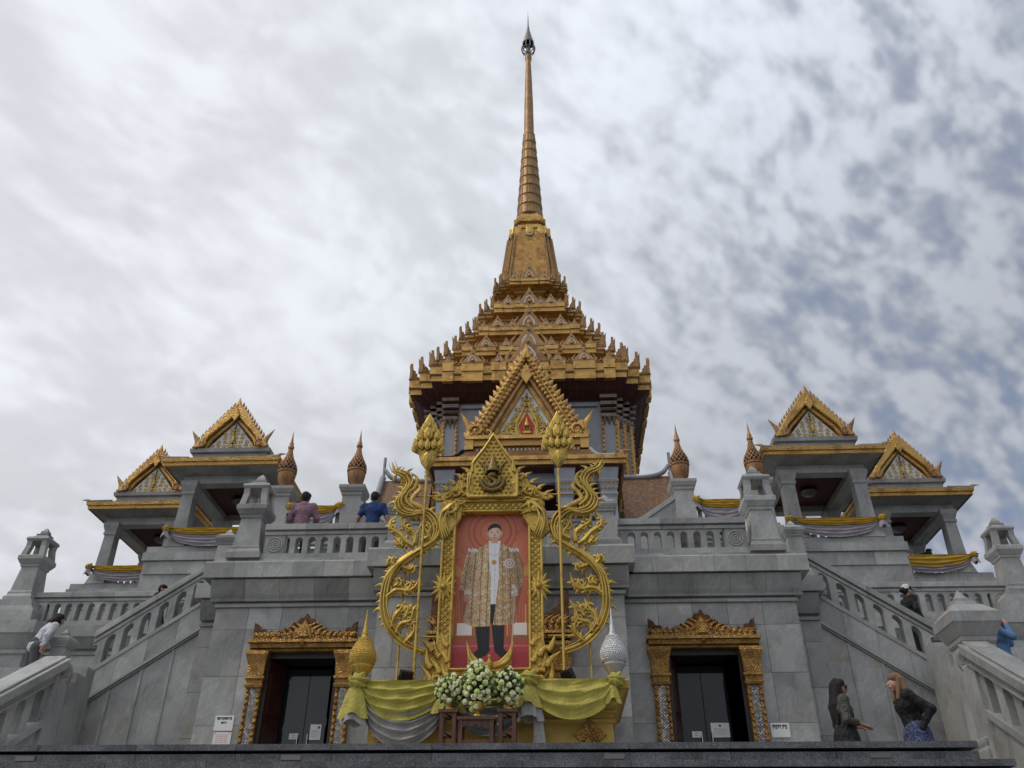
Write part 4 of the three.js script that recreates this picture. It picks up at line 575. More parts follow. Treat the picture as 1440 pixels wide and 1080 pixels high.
function pavilion(label, x, z) {
  const o = thing('pavilion', label, 'pavilion', 'small gabled pavilions', [x, T2, z]); const dp = 3.0;
  // base, floor
  const b = mk('base', [bx(-1.72, 1.72, -2.7, .38, -dp - .2, .1)], marble, o);
  for (let i = 0; i < 4; i++) { mk('base_stone', bx(-1.75 + i * .875 + .003, -.875 + i * .875 - .003, -.05, .18, .1, .2), pick(), b); mk('base_stone', bx(-1.68 + i * .84 + .003, -.84 + i * .84 - .003, -.42, -.06, .1, .14), pick(), b); }
  for (const sx of [-1, 1]) for (const sz of [0, 1]) { const cx = sx * .98, cz = -.18 - sz * (dp - .36); const c = mk('column', sq([[.38, .3], [.75, .21], [.8, .19], [2.0, .165]], cx, cz), pick(), o); mk('capital', sq([[2.0, .17], [2.03, .2], [2.1, .2], [2.12, .18], [2.18, .2], [2.3, .24], [2.42, .25]], cx, cz), marble, c); }
  mk('beam', [bx(-1.2, 1.2, 2.36, 2.64, -.36, -.02), bx(-1.2, 1.2, 2.36, 2.64, -dp + .02, -dp + .36), bx(-1.15, -.82, 2.37, 2.63, -dp + .36, -.36), bx(.82, 1.15, 2.37, 2.63, -dp + .36, -.36)], marble, o);
  mk('ceiling', bx(-.82, .82, 2.55, 2.62, -dp + .36, -.36), M.soffit, o);
  const ring = mk('ceiling_lamp', lathe([[0, -.16], [.16, -.14], [.24, -.06], [.26, 0], [0, .02]], 18, 0, 2.5, -dp / 2), M.steel, o);
  // eave: sloping soffit, gilt fascia, tiled skirt
  const L = (y, h, f) => [[h, y, f], [h, y, -dp - f], [-h, y, -dp - f], [-h, y, f]];
  mk('soffit', loftLoops([L(2.6, 1.15, 0), L(2.7, 1.6, .42)], false), MARB[4], o);
  const fs = mk('gilt_fascia', [loftLoops([L(2.68, 1.62, .44), L(2.7, 1.66, .48), L(2.8, 1.66, .48), L(2.81, 1.7, .52), L(2.92, 1.72, .54)], false)], M.gold, o);
  mk('skirt_roof', loftLoops([L(2.92, 1.7, .52), L(3.02, 1.42, .28), L(3.16, 1.2, .06)], false), M.tile, o);
  for (const s of [-1, 1]) mk('hip_ridge', rod([s * 1.17, 3.18, .05], [s * 1.72, 2.94, .53], .035, 6), M.wall, o);
  for (const s of [-1, 1]) mk('eave_tip', tr(flame(.2, .1, s * .9, .6), s * 1.68, 2.9, .5, -s * .5), M.terra, o);
  mk('attic', loftLoops([L(3.1, 1.16, .02), L(3.18, 1.16, .02), L(3.2, 1.1, -.04), L(3.34, 1.1, -.04), L(3.36, 1.18, .04), L(3.48, 1.2, .06)]), marble, o);
  // gable
  const gz = .02, gb = mk('gable', ext([[-1.0, 3.48], [1.0, 3.48], [.05, 4.9], [-.05, 4.9]], .06, gz - .4), M.terra, o);
  for (const s of [-1, 1]) { mk('barge_board', [ext([[s * 1.12, 3.5], [s * .86, 3.5], [s * .7, 3.86], [0, 4.62], [0, 5.0], [s * .2, 4.85], [s * .8, 4.02]], .2, gz - .12, .03), ext([[s * .86, 3.5], [s * .74, 3.5], [s * .6, 3.8], [0, 4.45], [0, 4.6], [s * .66, 3.88]], .14, gz - .16, .02)], M.gold, gb);
    for (let i = 0; i < 11; i++) { const u = (i + .4) / 11; mk('barge_tooth', tr(flame(.17, .1, -s * .2, .7), s * lerp(1.02, .06, u), lerp(3.68, 4.98, u), gz, s * -.3), M.terra, gb); }
    mk('corner_flame', [tr(flame(.62, .2, s * .35, .5), s * 1.06, 3.48, gz + .02), tr(flame(.36, .15, -s * .1, .5), s * .84, 3.5, gz + .08), ...leafScroll(s * .86, 3.62, .12, 1, s).map(g => { g.translate(0, 0, gz + .1); return g; })], M.terra, gb);
    mk('roof_slope', loftLoops([[[0, 4.8, -.2], [0, 4.8, -dp], [s * 1.0, 3.46, -dp], [s * 1.0, 3.46, -.2]], [[0, 4.9, -.2], [0, 4.9, -dp], [s * 1.12, 3.48, -dp], [s * 1.12, 3.48, -.2]]]), M.tile, gb); }
  mk('apex_ornament', [tr(flame(.42, .2, 0, .5), 0, 4.82, gz + .02), tr(ext([[-.13, 0], [0, -.22], [.13, 0], [.06, .16], [0, .3], [-.06, .16]], .08, 0, .02), 0, 4.55, gz + .06)], M.gold, gb);
  const ty = mk('tympanum', ext([[-.74, 3.5], [.74, 3.5], [0, 4.42]], .04, gz - .13), M.white, gb);
  const h = [leafScroll(.2, 3.72, .12, 2.6, -1), leafScroll(.42, 3.6, .085, 0, 1), leafScroll(.56, 3.555, .05, 0, 1), leafScroll(.13, 3.98, .085, 2, 1), ribbon([[.05, 3.52], [.26, 3.75], [.16, 3.98], [.0, 4.3]], [.03, .035, .03, .012], { n: 12 }), leafScroll(.3, 3.85, .055, 2, 1), leafScroll(.34, 3.62, .1, 1, 1), leafScroll(.08, 3.62, .07, 4, 1), leafScroll(.08, 4.16, .06, 1, -1), leafScroll(.2, 4.02, .05, 3, 1)].flat(3);
  { const f = fillTri(.7, .86, 3.5, .165); h.length = 0; h.push(...f); }
  mk('gilt_scrollwork', [...h, ...mirX(h), tr(ext([[-.05, 0], [0, -.12], [.05, 0], [0, .2]], .05, 0, .01), 0, 3.78, 0)].map(g => { g.translate(0, .03, gz - .08); return g; }), M.goldp, ty);
  // parapet between the front columns
  mk('rail', bx(-.76, .76, .74, .86, -.28, -.08), marble, o); const n = 8; for (let i = 0; i < n; i++) mk('baluster', bx(-.7 + i * .2 - .045, -.7 + i * .2 + .045, .38, .74, -.24, -.12), pick(), o);
  for (const s of [-1, 1]) mk('side_rail', bx(s * .9, s * 1.06, .38, .86, -dp + .3, -.4), marble, o);
  return o;
}
pavilion('gabled marble pavilion above the lantern post near the man in pink', -8.5, -6.5);
pavilion('gabled marble pavilion holding a gold framed shrine', 8.55, -6.5);
pavilion('gabled marble pavilion rising behind the stair above the girl in white', -12.05, -9.3);
pavilion('gabled marble pavilion with a dark haired person leaning on its rail', 12.05, -9.3);
drape('yellow and lavender cloth swag on the pavilion rail near the man in pink', 'pavilion drapes', -9.75, T2 + .9, -6.34, 2.5, { g1: .34 });
drape('yellow and lavender cloth swag on the rail of the pavilion with the shrine', 'pavilion drapes', 7.35, T2 + .9, -6.34, 2.45, { g1: .34 });
drape('yellow and lavender cloth on the pavilion behind the girl in white', 'pavilion drapes', -13.25, T2 + .9, -9.1, 2.4, { g1: .3 });
drape('yellow cloth swag below the dark haired person leaning on a rail', 'pavilion drapes', 10.8, T2 + .9, -9.1, 2.5, { s1: .3, g1: .35 });
{
  const o = thing('framed_shrine', 'gold framed oval shrine picture inside a gabled pavilion', 'shrine', null, [8.1, T2 + .38, -8.2]);
  mk('stand', [bx(-.35, .35, 0, .75, -.2, .2)], M.wood, o); mk('frame', [tr(new THREE.TorusGeometry(.34, .06, 8, 24).scale(.85, 1.15, 1), 0, 1.15, 0), tr(flame(.35, .2, 0, .5), 0, 1.5, 0)], M.gold, o); mk('picture', tr(new THREE.CylinderGeometry(.3, .3, .03, 24).rotateX(Math.PI / 2).scale(.85, 1.15, 1), 0, 1.15, -.02), M.black, o);
}
// copper lotus-bud posts on the second terrace, their balustrade and drapes
const budBody = share([lathe([[.14, .02], [.2, .06], [.16, .12], [.26, .2], [.31, .42], [.3, .5]], 20)]);
for (const [x, lab] of [[-6.35, 'pierced copper lotus bud on a marble post behind the man in pink'], [-4.4, 'pierced copper lotus bud on a marble post behind the man in blue'], [4.45, 'pierced copper lotus bud on a marble post beside the gallery roof'], [6.45, 'pierced copper lotus bud on a marble post behind the right corner lantern']]) {
  const o = thing('lotus_bud_post', lab, 'post', 'copper lotus bud posts', [x, T2, -5.55]); const SL = (...ms) => ms.forEach(m => m.scale.set(.8, 1, .8));
  mk('post', sq([[0, .4], [.2, .4], [.24, .33], [.3, .33], [.33, .27], [1.3, .25], [1.33, .28], [1.4, .28], [1.42, .31], [1.52, .35], [1.6, .35], [1.62, .3]]), pick(), o);
  const bud = mk('bud', budBody, M.copper, o); bud.position.y = 1.62;
  SL(bud); mk('collar', [tr(new THREE.TorusGeometry(.24, .028, 8, 24).rotateX(Math.PI / 2), 0, 2.14, 0)], M.copper, o); mk('foot_plate', bx(-.17, .17, 1.61, 1.68, -.17, .17), M.copper, o);
  // pierced dome: lattice strands with open diamonds, dark inside
  const PR = [1, 1.03, .98, .84, .66, .49, .36, .27, .21, .18], R = t => { const f = clamp(t) * 9, k = Math.min(8, Math.floor(f)); return .31 * lerp(PR[k], PR[k + 1], f - k); }, str = []; for (let d = 0; d < 2; d++) for (let k = 0; k < 13; k++) { const P = []; for (let i = 0; i <= 14; i++) { const t = i / 14, a = k / 13 * 6.283 + (d ? 1 : -1) * t * 2.4, r = R(t); P.push(V(Math.cos(a) * r, 2.14 + t * .82, Math.sin(a) * r)); } str.push(new THREE.TubeGeometry(new THREE.CatmullRomCurve3(P), 26, .017, 4)); }
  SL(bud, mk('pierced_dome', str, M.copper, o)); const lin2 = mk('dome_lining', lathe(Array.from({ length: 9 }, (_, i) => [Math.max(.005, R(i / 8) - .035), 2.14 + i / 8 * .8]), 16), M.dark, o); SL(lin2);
  mk('spike', lathe([[.075, 2.9], [.09, 2.96], [.06, 3.0], [.065, 3.06], [.045, 3.1], [.03, 3.2], [0, 3.5]], 12), M.copper, o);
}
for (const s of [-1, 1]) {
  const o = thing('balustrade', s < 0 ? 'second terrace balustrade with slim bars behind the man in pink' : 'second terrace balustrade with slim bars beside the right corner lantern', 'balustrade', 'second terrace balustrades');
  const x0 = s < 0 ? -6.05 : 4.75, x1 = s < 0 ? -4.7 : 6.15; mk('top_rail', bx(x0, x1, T2 + .96, T2 + 1.08, -5.66, -5.44), marble, o); mk('base_rail', bx(x0, x1, T2, T2 + .2, -5.65, -5.45), marble, o); for (let i = 0; i < 8; i++) { const x = lerp(x0, x1, (i + .5) / 8); mk('baluster', bx(x - .045, x + .045, T2 + .2, T2 + .96, -5.6, -5.5), pick(), o); }
  drape(s < 0 ? 'yellow and lavender cloth swag behind the man in pink' : 'yellow and lavender cloth swag between two copper bud posts right of the temple', 'second terrace drapes', x0, T2 + 1.06, -5.4, x1 - x0, { g1: .42, s1: .15, k: .13 });
  const st = thing('stair_rail', s < 0 ? 'sloping marble stair cheek below the bud post behind the man in blue' : 'sloping marble stair cheek below the bud post by the gallery roof', 'stair rail', 'second terrace stair cheeks');
  mk('cheek', ext([[s * 4.2, T2 - .3], [s * 4.2, T2 + 1.05], [s * 2.9, T2 + .15], [s * 2.9, T2 - .3]], .2, -5.55), marble, st); mk('coping', ext([[s * 4.2, T2 + 1.05], [s * 4.2, T2 + 1.2], [s * 2.85, T2 + .27], [s * 2.85, T2 + .12]], .3, -5.6), MARB[2], st);
}
{ const o = thing('red_cloth', 'red cloth hung behind the crest of the portrait frame', 'cloth', null, [-.45, 13.05, -9.4]); mk('cloth_panel', swag(1.1, .02, .05, .7, 3, .03, { pin: 1 }), M.redcloth, o); }

// ---------- altar with portrait ----------
{
  const o = thing('altar_table', 'ochre painted altar table with flared top in front of the central doorway', 'altar', null, [.02, 3, 0]);
  const P = (y, hx, z1) => [[hx, y, z1], [hx, y, .75], [-hx, y, .75], [-hx, y, z1]];
  mk('plinth', loftLoops([P(0, 1.73, 2.82), P(1.14, 1.71, 2.82)]), M.ochre, o);
  mk('moulding', loftLoops([P(1.14, 1.74, 2.84), P(1.18, 1.76, 2.87), P(1.2, 1.72, 2.83), P(1.25, 1.73, 2.84), P(1.27, 1.77, 2.88), P(1.3, 1.77, 2.88)]), M.ochre, o);
  mk('flared_cornice', loftLoops([P(1.3, 1.74, 2.85), P(1.36, 1.78, 2.88), P(1.46, 1.84, 2.94), P(1.55, 1.91, 3.0), P(1.56, 1.95, 3.04), P(1.66, 1.96, 3.05), P(1.68, 1.94, 3.03)]), M.ochre, o);
  for (const x of [-1.42, 1.38]) { const pet = [[0, 0], [.07, .07], [.085, .13], [.05, .17], [0, .23], [-.05, .17], [-.085, .13], [-.07, .07]], gs = []; for (let k = 0; k < 4; k++) { gs.push(tr(ext(pet, .05, 0, .015), x, .98, 2.82, k * Math.PI / 2), tr(flame(.16, .05, .3, .6), x, .98, 2.87, k * Math.PI / 2 + .2), tr(flame(.16, .05, -.3, .6), x, .98, 2.87, k * Math.PI / 2 - .2)); } gs.push(tr(new THREE.SphereGeometry(.045, 10, 8), x, .98, 2.87)); mk('quatrefoil', gs, M.door, o); }
}
const AZ = 3.06, AY = 4.66;
{
  const d1 = thing('cloth_drape', 'yellow over grey cloth swag on the altar front below the gold urn', 'drape', 'altar drapes', [-1.83, AY, AZ]);
  mk('lower_swag', swag(1.28, .3, .56, .28, 5, .07, { amp: .03, pin: .2, n: 40 }).translate(.03, -.05, .0), M.gry, d1);
  mk('upper_swag', swag(1.28, .02, .36, .2, 4, .08, { amp: .026, n: 40 }).translate(0, .02, .03), M.yel, d1);
  mk('knot', tr(knot(.13), 0, -.0, .06), M.yel, d1); mk('knot_tail', tr(tail(.26, .42, 5), -.02, -.06, .05), M.yel, d1); mk('inner_tail', tr(tail(.24, .5, 4), -.02, -.06, .03), M.gry, d1);
  const d2 = thing('cloth_drape', 'yellow cloth swag on the altar front behind the white flowers', 'drape', 'altar drapes', [-.55, AY, AZ]);
  mk('upper_swag', swag(1.13, .02, .2, .2, 4, .06, { amp: .024, n: 40 }).translate(0, .02, .02), M.yel, d2); mk('lower_swag', swag(1.13, .2, .42, .26, 4, .05, { amp: .03, n: 40, pin: .2 }).translate(0, -.06, .0), M.gry, d2);
  mk('knot', tr(knot(.12), 0, 0, .06), M.yel, d2); mk('knot_tail', tr(tail(.3, .36, 5), .02, -.06, .05), M.yel, d2);
  const d3 = thing('cloth_drape', 'yellow cloth swag on the altar front below the silver urn', 'drape', 'altar drapes', [.58, AY, AZ]);
  mk('upper_swag', swag(1.2, .02, .34, .22, 3, .12, { amp: .022, n: 40 }).translate(0, .02, .02), M.yel, d3);
  mk('knot', tr(knot(.13), 0, .02, .06), M.yel, d3); mk('knot_tail', tr(tail(.25, .3, 5), -.02, -.05, .06), M.yel, d3); mk('inner_tail', tr(tail(.26, .46, 7), -.01, -.06, .03), M.gry, d3);
  mk('knot', tr(knot(.11), 1.2, 0, .05), M.yel, d3); mk('knot_tail', tr(tail(.14, .22, 5), 1.15, -.08, .06), M.yel, d3);
  const hang = tail(.2, 1.35, 3); hang.scale(.75, 1, .4); hang.rotateZ(.06); mk('hanging_end', hang.translate(.1, -.25, .0), M.gry, d3);
}
// portrait in its carved frame
{
  const o = thing('portrait_frame', 'tall gilded carved frame with a standing portrait on the altar', 'portrait', null, [-.06, 4.68, 1.98]);
  const W = .6, y0 = .44, y1 = 3.02, F = .235;
  const rect = (a, b, c, d) => [[a, c], [b, c], [b, d], [a, d]];
  mk('moulding', [ext(rect(-W - F, W + F, y0 - .3, y1 + F), .12, -.1, .02, [rect(-W, W, y0, y1)]), ext(rect(-W - .05, W + .05, y0 - .05, y1 + .05), .09, -.02, .02, [rect(-W - .005, W + .005, y0 - .005, y1 + .005)]), ext(rect(-W - F - .01, W + F + .01, y0 - .31, y1 + F + .01), .08, -.02, .018, [rect(-W - F + .035, W + F - .035, y0 - .26, y1 + F - .035)])], M.goldp, o);
  mk('backing', bx(-W - .1, W + .1, y0 - .1, y1 + .1, -.13, -.1), M.wood, o);
  // lattice of crossing bars on the four sides
  const lat = (x0, x1, ya, yb) => { const g = [], p = .1, w = x1 - x0, h = yb - ya; for (let k = -Math.ceil(w / p); k < Math.ceil((h + w) / p); k++) for (const s of [1, -1]) { let a = [0, k * p], b = [w, k * p + w]; if (s < 0) { a = [w, k * p]; b = [0, k * p + w]; } const cl = q => q; let ta = 0, tb = 1; const f = t => a[1] + (b[1] - a[1]) * t; if (f(0) < 0) ta = -a[1] / w; if (f(1) > h) tb = (h - a[1]) / w; if (tb - ta < .05) continue; const X = t => x0 + lerp(a[0], b[0], t), Y = t => ya + f(t); g.push(rod([X(ta), Y(ta), .025], [X(tb), Y(tb), .025], .013, 5)); } return g; };
  mk('lattice', [...lat(-W - F + .04, -W - .05, .5, y1), ...lat(W + .05, W + F - .04, .5, y1), ...lat(-.5, .5, y1 + .055, y1 + F - .04), ...lat(-.5, .5, .2, y0 - .06)], M.goldf, o).userData.kind = 'stuff';
  // acanthus corners
  const corner = (x, y, s, up) => { const g = []; for (let i = 0; i < 9; i++) { const u = i / 8, a = lerp(-.5, 1.75, u); g.push(tr(flame(lerp(.34, .26, Math.abs(u - .5) * 2) * (up ? 1 : 1.5), .1, (i % 2 ? .3 : -.3), .6), x, y, .05 + .02 * (i % 3), up ? s * (Math.PI / 2 + a * 1.0) : s * -a * .9)); } g.push(...leafScroll(x - s * .02, y - (up ? .06 : -.1), .13, 1, s, .6).map(q => { q.translate(0, 0, .1); return q; }), ...leafScroll(x - s * .12, y + .04, .08, 3, -s, .6).map(q => { q.translate(0, 0, .1); return q; }), tr(new THREE.SphereGeometry(.13, 14, 10).scale(1.2, .9, .5), x, y, .04)); return g; };
  for (const s of [-1, 1]) {
    mk('corner_leaves', [...corner(s * (W + .14), y1 + .14, s, true), tr(ext([[-.26, -.45], [-.2, -.1], [-.1, .1], [.1, .13], [.22, 0], [.2, -.2], [.05, -.45], [-.1, -.6]].map(p => [p[0] * -s, p[1]]), .1, 0, .03), s * (W + .12), y1 + .1, -.02)], M.goldf, o);
    { const rb = []; for (let i = 0; i < 8; i++) { const u = i / 7; rb.push(ribbon([[s * (W + .02 + .1 * u), y1 + .18 - .02 * u], [s * (W + .12 + .12 * u), y1 + .1 - .1 * u], [s * (W + .2 + .08 * u), y1 - .08 - .12 * u], [s * (W + .1 + .12 * u), y1 - .42 + .05 * i % .1 - .1 * u]], [.02, .03, .03, .006], { n: 12, flat: .8 }).translate(0, 0, .1 + .006 * (i % 2))); } mk('corner_plumes', rb, M.goldp, o); }
    const sk = []; for (let i = 0; i < 10; i++) sk.push(tr(flame(.42 - i * .018, .11, (i % 2 ? .25 : -.2), .6), s * (W + .05 + (i % 3) * .12), .0 + i * .085, .05 + .015 * (i % 3), s * (-.25 - .05 * i))); sk.push(...leafScroll(s * (W + .18), .25, .14, 1, s, .6).map(q => { q.translate(0, 0, .12); return q; }), ...leafScroll(s * (W + .3), .1, .1, 2, -s, .6).map(q => { q.translate(0, 0, .12); return q; }), ext([[s * W, 0], [s * (W + .43), 0], [s * (W + .42), .25], [s * (W + .32), .55], [s * (W + .22), .95], [s * (W + .05), .95]], .1, -.04, .03));
    mk('foot_leaves', sk, M.goldf, o);
    const ros = []; for (let i = 0; i < 12; i++) { const a = i / 12 * 6.283; ros.push(tr(flame(.19 + .09 * Math.abs(Math.cos(a)), .1, 0, .5), s * (W + .17), 1.72, .04, a)); } ros.push(tr(new THREE.SphereGeometry(.055, 10, 8), s * (W + .17), 1.72, .07)); mk('side_rosette', ros, M.goldf, o);
    const wing = []; // crest wings
    const top = [[.36, .0], [.4, .5], [.62, .3], [.85, .12], [1.05, .03]]; wing.push(ext([[.3, -.02], [.34, .62], [.42, .52], [.5, .42], [.58, .4], [.66, .26], [.74, .24], [.82, .12], [.92, .1], [1.06, .02], [.95, -.04], [.7, -.02]].map(p => [s * p[0], 3.28 + p[1]]), .06, 0, .02));
    for (const [x, y, r] of [[.46, .16, .14], [.64, .1, .1], [.78, .05, .07], [.48, .4, .09]]) wing.push(...leafScroll(s * x, 3.3 + y, r, s > 0 ? 2 : 1, s, .55).map(q => { q.translate(0, 0, .08); return q; })); for (let i = 0; i < 5; i++) wing.push(tr(flame(.16, .08, s * .4, .6), s * (.44 + i * .12), 3.78 - i * .115, .05, s * -.5));
    mk('crest_wing', wing, M.goldf, o);
    // spread wing of the small winged emblem
    const fw = []; for (let i = 0; i < 9; i++) { const u = i / 8; fw.push(ribbon([[s * (.05 + .13 * u), .43 + .03 * u], [s * (.2 + .1 * u), .45 + .1 * u], [s * (.34 - .0 * u), .62 + .16 * u - .16 * (1 - u)]], [.03, .035, .006], { n: 8, flat: .5 }).translate(0, 0, .08 + .004 * i)); } fw.push(ext([[.02, .36], [.2, .36], [.34, .5], [.37, .86], [.28, .66], [.16, .54], [.02, .5]].map(p => [s * p[0], p[1]]), .04, .04, .012)); mk('emblem_wing', fw, M.goldp, o);
  }
  mk('emblem_body', [lathe([[0, .46], [.03, .44], [.035, .41], [.02, .38], [.05, .34], [.06, .28], [.03, .22], [0, .18]], 12, 0, .17, .09)], M.goldf, o);
  // pointed crest panel
  const tp = [[-.42, 0], [.42, 0], [.45, .04], [.45, .46], [.38, .5], [.38, .68], [.3, .8], [.16, 1.0], [0, 1.28], [-.16, 1.0], [-.3, .8], [-.38, .68], [-.38, .5], [-.45, .46], [-.45, .04]], inn = tp.map(p => [p[0] * .88, .05 + p[1] * .9]);
  const cr = mk('crest_panel', [ext(tp.map(p => [p[0], 3.27 + p[1]]), .06, .03, .015), ext(tp.map(p => [p[0], 3.27 + p[1]]), .05, .08, .018, [inn.map(p => [p[0], 3.27 + p[1]])])], M.goldp, o);
  const dm = []; for (let j = 0; j < 15; j++) for (let i = -5; i <= 5; i++) { const x = (i + (j % 2 ? .5 : 0)) * .078, y = .1 + j * .074, lim = y < .5 ? .36 : y < .66 ? .31 : .31 * (1.2 - y) / .54; if (Math.abs(x) < lim - .02) { const g = new THREE.OctahedronGeometry(.036); g.scale(1, 1, .6); g.translate(x, 3.27 + y, .095); dm.push(g); } } mk('crest_diapering', dm, M.goldf, cr).userData.kind = 'stuff';
  mk('crest_emblem', [tr(new THREE.TorusGeometry(.2, .035, 8, 24, Math.PI).rotateZ(Math.PI), 0, 3.6, .14), tr(new THREE.TorusGeometry(.13, .03, 8, 24, Math.PI).rotateZ(Math.PI), 0, 3.6, .15), ribbon([[-.12, 3.52], [-.02, 3.46], [.06, 3.55], [-.06, 3.66], [.05, 3.76]], [.03, .045, .04, .03], { n: 16, flat: .8 }).translate(0, 0, .15), lathe([[.11, 3.74], [.12, 3.78], [.09, 3.82], [.1, 3.86], [.06, 3.92], [.06, 3.96], [.02, 4.06], [0, 4.14]], 14, 0, 0, .13), tr(new THREE.SphereGeometry(.07, 12, 10), 0, 3.68, .14), bx(-.16, .16, 3.4, 3.45, .1, .16), ...[-1, 1].map(s => tr(flame(.3, .07, s * .3, .6), s * .12, 3.72, .12, s * -.2))], mt(lin(.22, .15, .05), .5, .6), cr);
  // the printed picture: a standing figure in a gold robe before a red hall, drawn plainly
  const t = paperTex(620, 1330, (g, w, h) => {
    const L = (a, c) => { g.fillStyle = c; g.fill(a); };
    { const q0 = g.createRadialGradient(w * .5, h * .2, 60, w * .5, h * .35, h * .6); q0.addColorStop(0, '#cf8060'); q0.addColorStop(.5, '#ba6147'); q0.addColorStop(1, '#9f4a38'); g.fillStyle = q0; g.fillRect(0, 0, w, h); }
    let sd = 5; const q = () => (sd = (sd * 16807) % 2147483647) / 2147483647;
    for (let i = 0; i < 500; i++) { g.strokeStyle = `rgba(${90 + q() * 50 | 0},${30 + q() * 30 | 0},25,.25)`; g.lineWidth = 2 + q() * 3; const x = q() * w, y = q() * h * .5, r = 6 + q() * 18; g.beginPath(); g.arc(x, y, r, q() * 6, q() * 6 + 3); g.stroke(); }
    for (const [r, c] of [[215, '#a9553f'], [200, '#c26b4d'], [170, '#9f4d3a'], [155, '#c26a4c'], [105, '#b25c43'], [95, '#cb7654']]) { g.fillStyle = c; g.beginPath(); g.arc(w * .5, h * .07 + 60, r, 0, 7); g.fill(); }
    for (const s of [-1, 1]) { g.fillStyle = '#c98a52'; g.beginPath(); g.moveTo(w / 2 + s * 310, h * .34); g.quadraticCurveTo(w / 2 + s * 240, h * .38, w / 2 + s * 225, h * .42); g.lineTo(w / 2 + s * 310, h * .42); g.fill(); }
    // hall: gilded uprights, white plinths, red carpet
    for (let i = 0; i < 26; i++) { const x = i / 25 * w; if (Math.abs(x - w / 2) < 120) continue; g.fillStyle = i % 3 ? '#b4713f' : '#d6a067'; g.fillRect(x - 6, h * (.52 + .1 * q()), 4 + q() * 9, h * .34); }
    g.fillStyle = '#e4dcd6'; g.fillRect(w * .05, h * .72, w * .2, h * .075); g.fillRect(w * .8, h * .72, w * .18, h * .075); g.fillStyle = '#9c5a35'; g.fillRect(0, h * .80, w, h * .04);
    g.fillStyle = '#b2444a'; g.fillRect(0, h * .835, w, h); g.fillStyle = '#c06a6c'; g.fillRect(0, h * .855, w, h * .012); g.fillStyle = '#a8363f'; g.fillRect(0, h * .9, w, h * .1);
    // figure
    const cx = w * .5, P = pts => { const p = new Path2D(); p.moveTo(...pts[0]); for (const k of pts.slice(1)) p.lineTo(...k); p.closePath(); return p; }, S = (a) => P(a.map(([x, y]) => [cx + x * 1.22, y]));
    L(S([[-40, 780], [60, 780], [70, 960], [-60, 960]]), '#121317'); L(S([[-112, 930], [-6, 930], [-8, 1150], [-2, 1180], [-30, 1222], [-80, 1246], [-120, 1240], [-112, 1205], [-84, 1170]]), '#121317'); L(S([[2, 930], [92, 930], [88, 1165], [122, 1210], [120, 1240], [70, 1240], [26, 1190]]), '#121317');
    g.strokeStyle = '#2c2d33'; g.lineWidth = 4; for (const x of [-72, -48, 40, 60]) { g.beginPath(); g.moveTo(cx + x, 985); g.lineTo(cx + x * .9, 1160); g.stroke(); }
    L(S([[-26, 240], [58, 240], [60, 800], [-12, 800]]), '#dfe2e6'); g.strokeStyle = '#b9bec6'; g.lineWidth = 3; g.beginPath(); g.moveTo(cx + 24, 270); g.lineTo(cx + 28, 800); g.stroke();
    const rb = (pts, tone) => { g.save(); const p = S(pts); g.clip(p); g.fillStyle = tone; g.fillRect(0, 0, w, h); for (let i = 0; i < 2600; i++) { const x = q() * w, y = 230 + q() * 790; g.strokeStyle = ['#efe3c8', '#8d6740', '#d8bf92', '#a67d50', '#f6efdf', '#80593a'][i % 6]; g.lineWidth = 2 + q() * 2; g.beginPath(); g.arc(x, y, 3 + q() * 7, q() * 6, q() * 6 + 3.5); g.stroke(); } for (let i = 0; i < 17; i++) { const xx = cx - 270 + i * 34; g.strokeStyle = i % 2 ? 'rgba(95,60,30,.5)' : 'rgba(240,225,190,.3)'; g.lineWidth = 5 + 6 * q(); g.beginPath(); g.moveTo(cx + (xx - cx) * .75, 260); g.quadraticCurveTo(xx, 560, xx - 12 + 20 * q(), 1010); g.stroke(); } g.restore(); };
    rb([[-24, 250], [-70, 290], [-160, 316], [-186, 400], [-226, 668], [-150, 702], [-158, 760], [-196, 955], [-118, 988], [-6, 985], [-4, 560], [-24, 400]], '#c8ab80');
    rb([[58, 250], [100, 286], [176, 316], [196, 420], [226, 480], [216, 640], [168, 720], [160, 965], [70, 978], [14, 975], [50, 560], [46, 400]], '#b4926a');
    g.fillStyle = '#e7e4de'; for (const s of [-1, 1]) for (let i = 0; i < 9; i++) { g.beginPath(); g.ellipse(cx + 10 + s * 176 - 34 + i * 9, 318 + (i % 3) * 7, 6, 16, 0, 0, 7); g.fill(); }
    for (const [r, c] of [[44, '#d6d2d0'], [32, '#b9a09a'], [20, '#e6e0da'], [10, '#a8605a']]) { g.fillStyle = c; g.beginPath(); g.arc(cx + 150, 446, r, 0, 7); g.fill(); } g.fillStyle = '#c58e3e'; g.beginPath(); g.arc(cx + 18, 436, 22, 0, 7); g.fill(); g.strokeStyle = '#c9a566'; g.lineWidth = 5; g.beginPath(); g.moveTo(cx - 40, 330); g.quadraticCurveTo(cx + 16, 420, cx + 74, 330); g.stroke();
    for (let i = 0; i < 6; i++) { g.fillStyle = '#aab0b8'; g.beginPath(); g.arc(cx + 30, 500 + i * 46, 5, 0, 7); g.fill(); }
    g.fillStyle = '#e4dcd4'; g.fillRect(cx - 228, 676, 52, 44); g.fillStyle = '#cf9f84'; g.beginPath(); g.ellipse(cx - 206, 745, 24, 36, .2, 0, 7); g.fill(); g.fillStyle = '#9c6a55'; for (let i = 0; i < 3; i++) g.fillRect(cx - 216 + i * 9, 752, 2, 26);
    for (let i = 0; i < 14; i++) { g.fillStyle = i % 2 ? '#e8e2da' : '#cdb9a8'; g.beginPath(); g.ellipse(cx + 196 + 36 * (q() - .5), 650 + 80 * q(), 14, 16, q() * 3, 0, 7); g.fill(); }
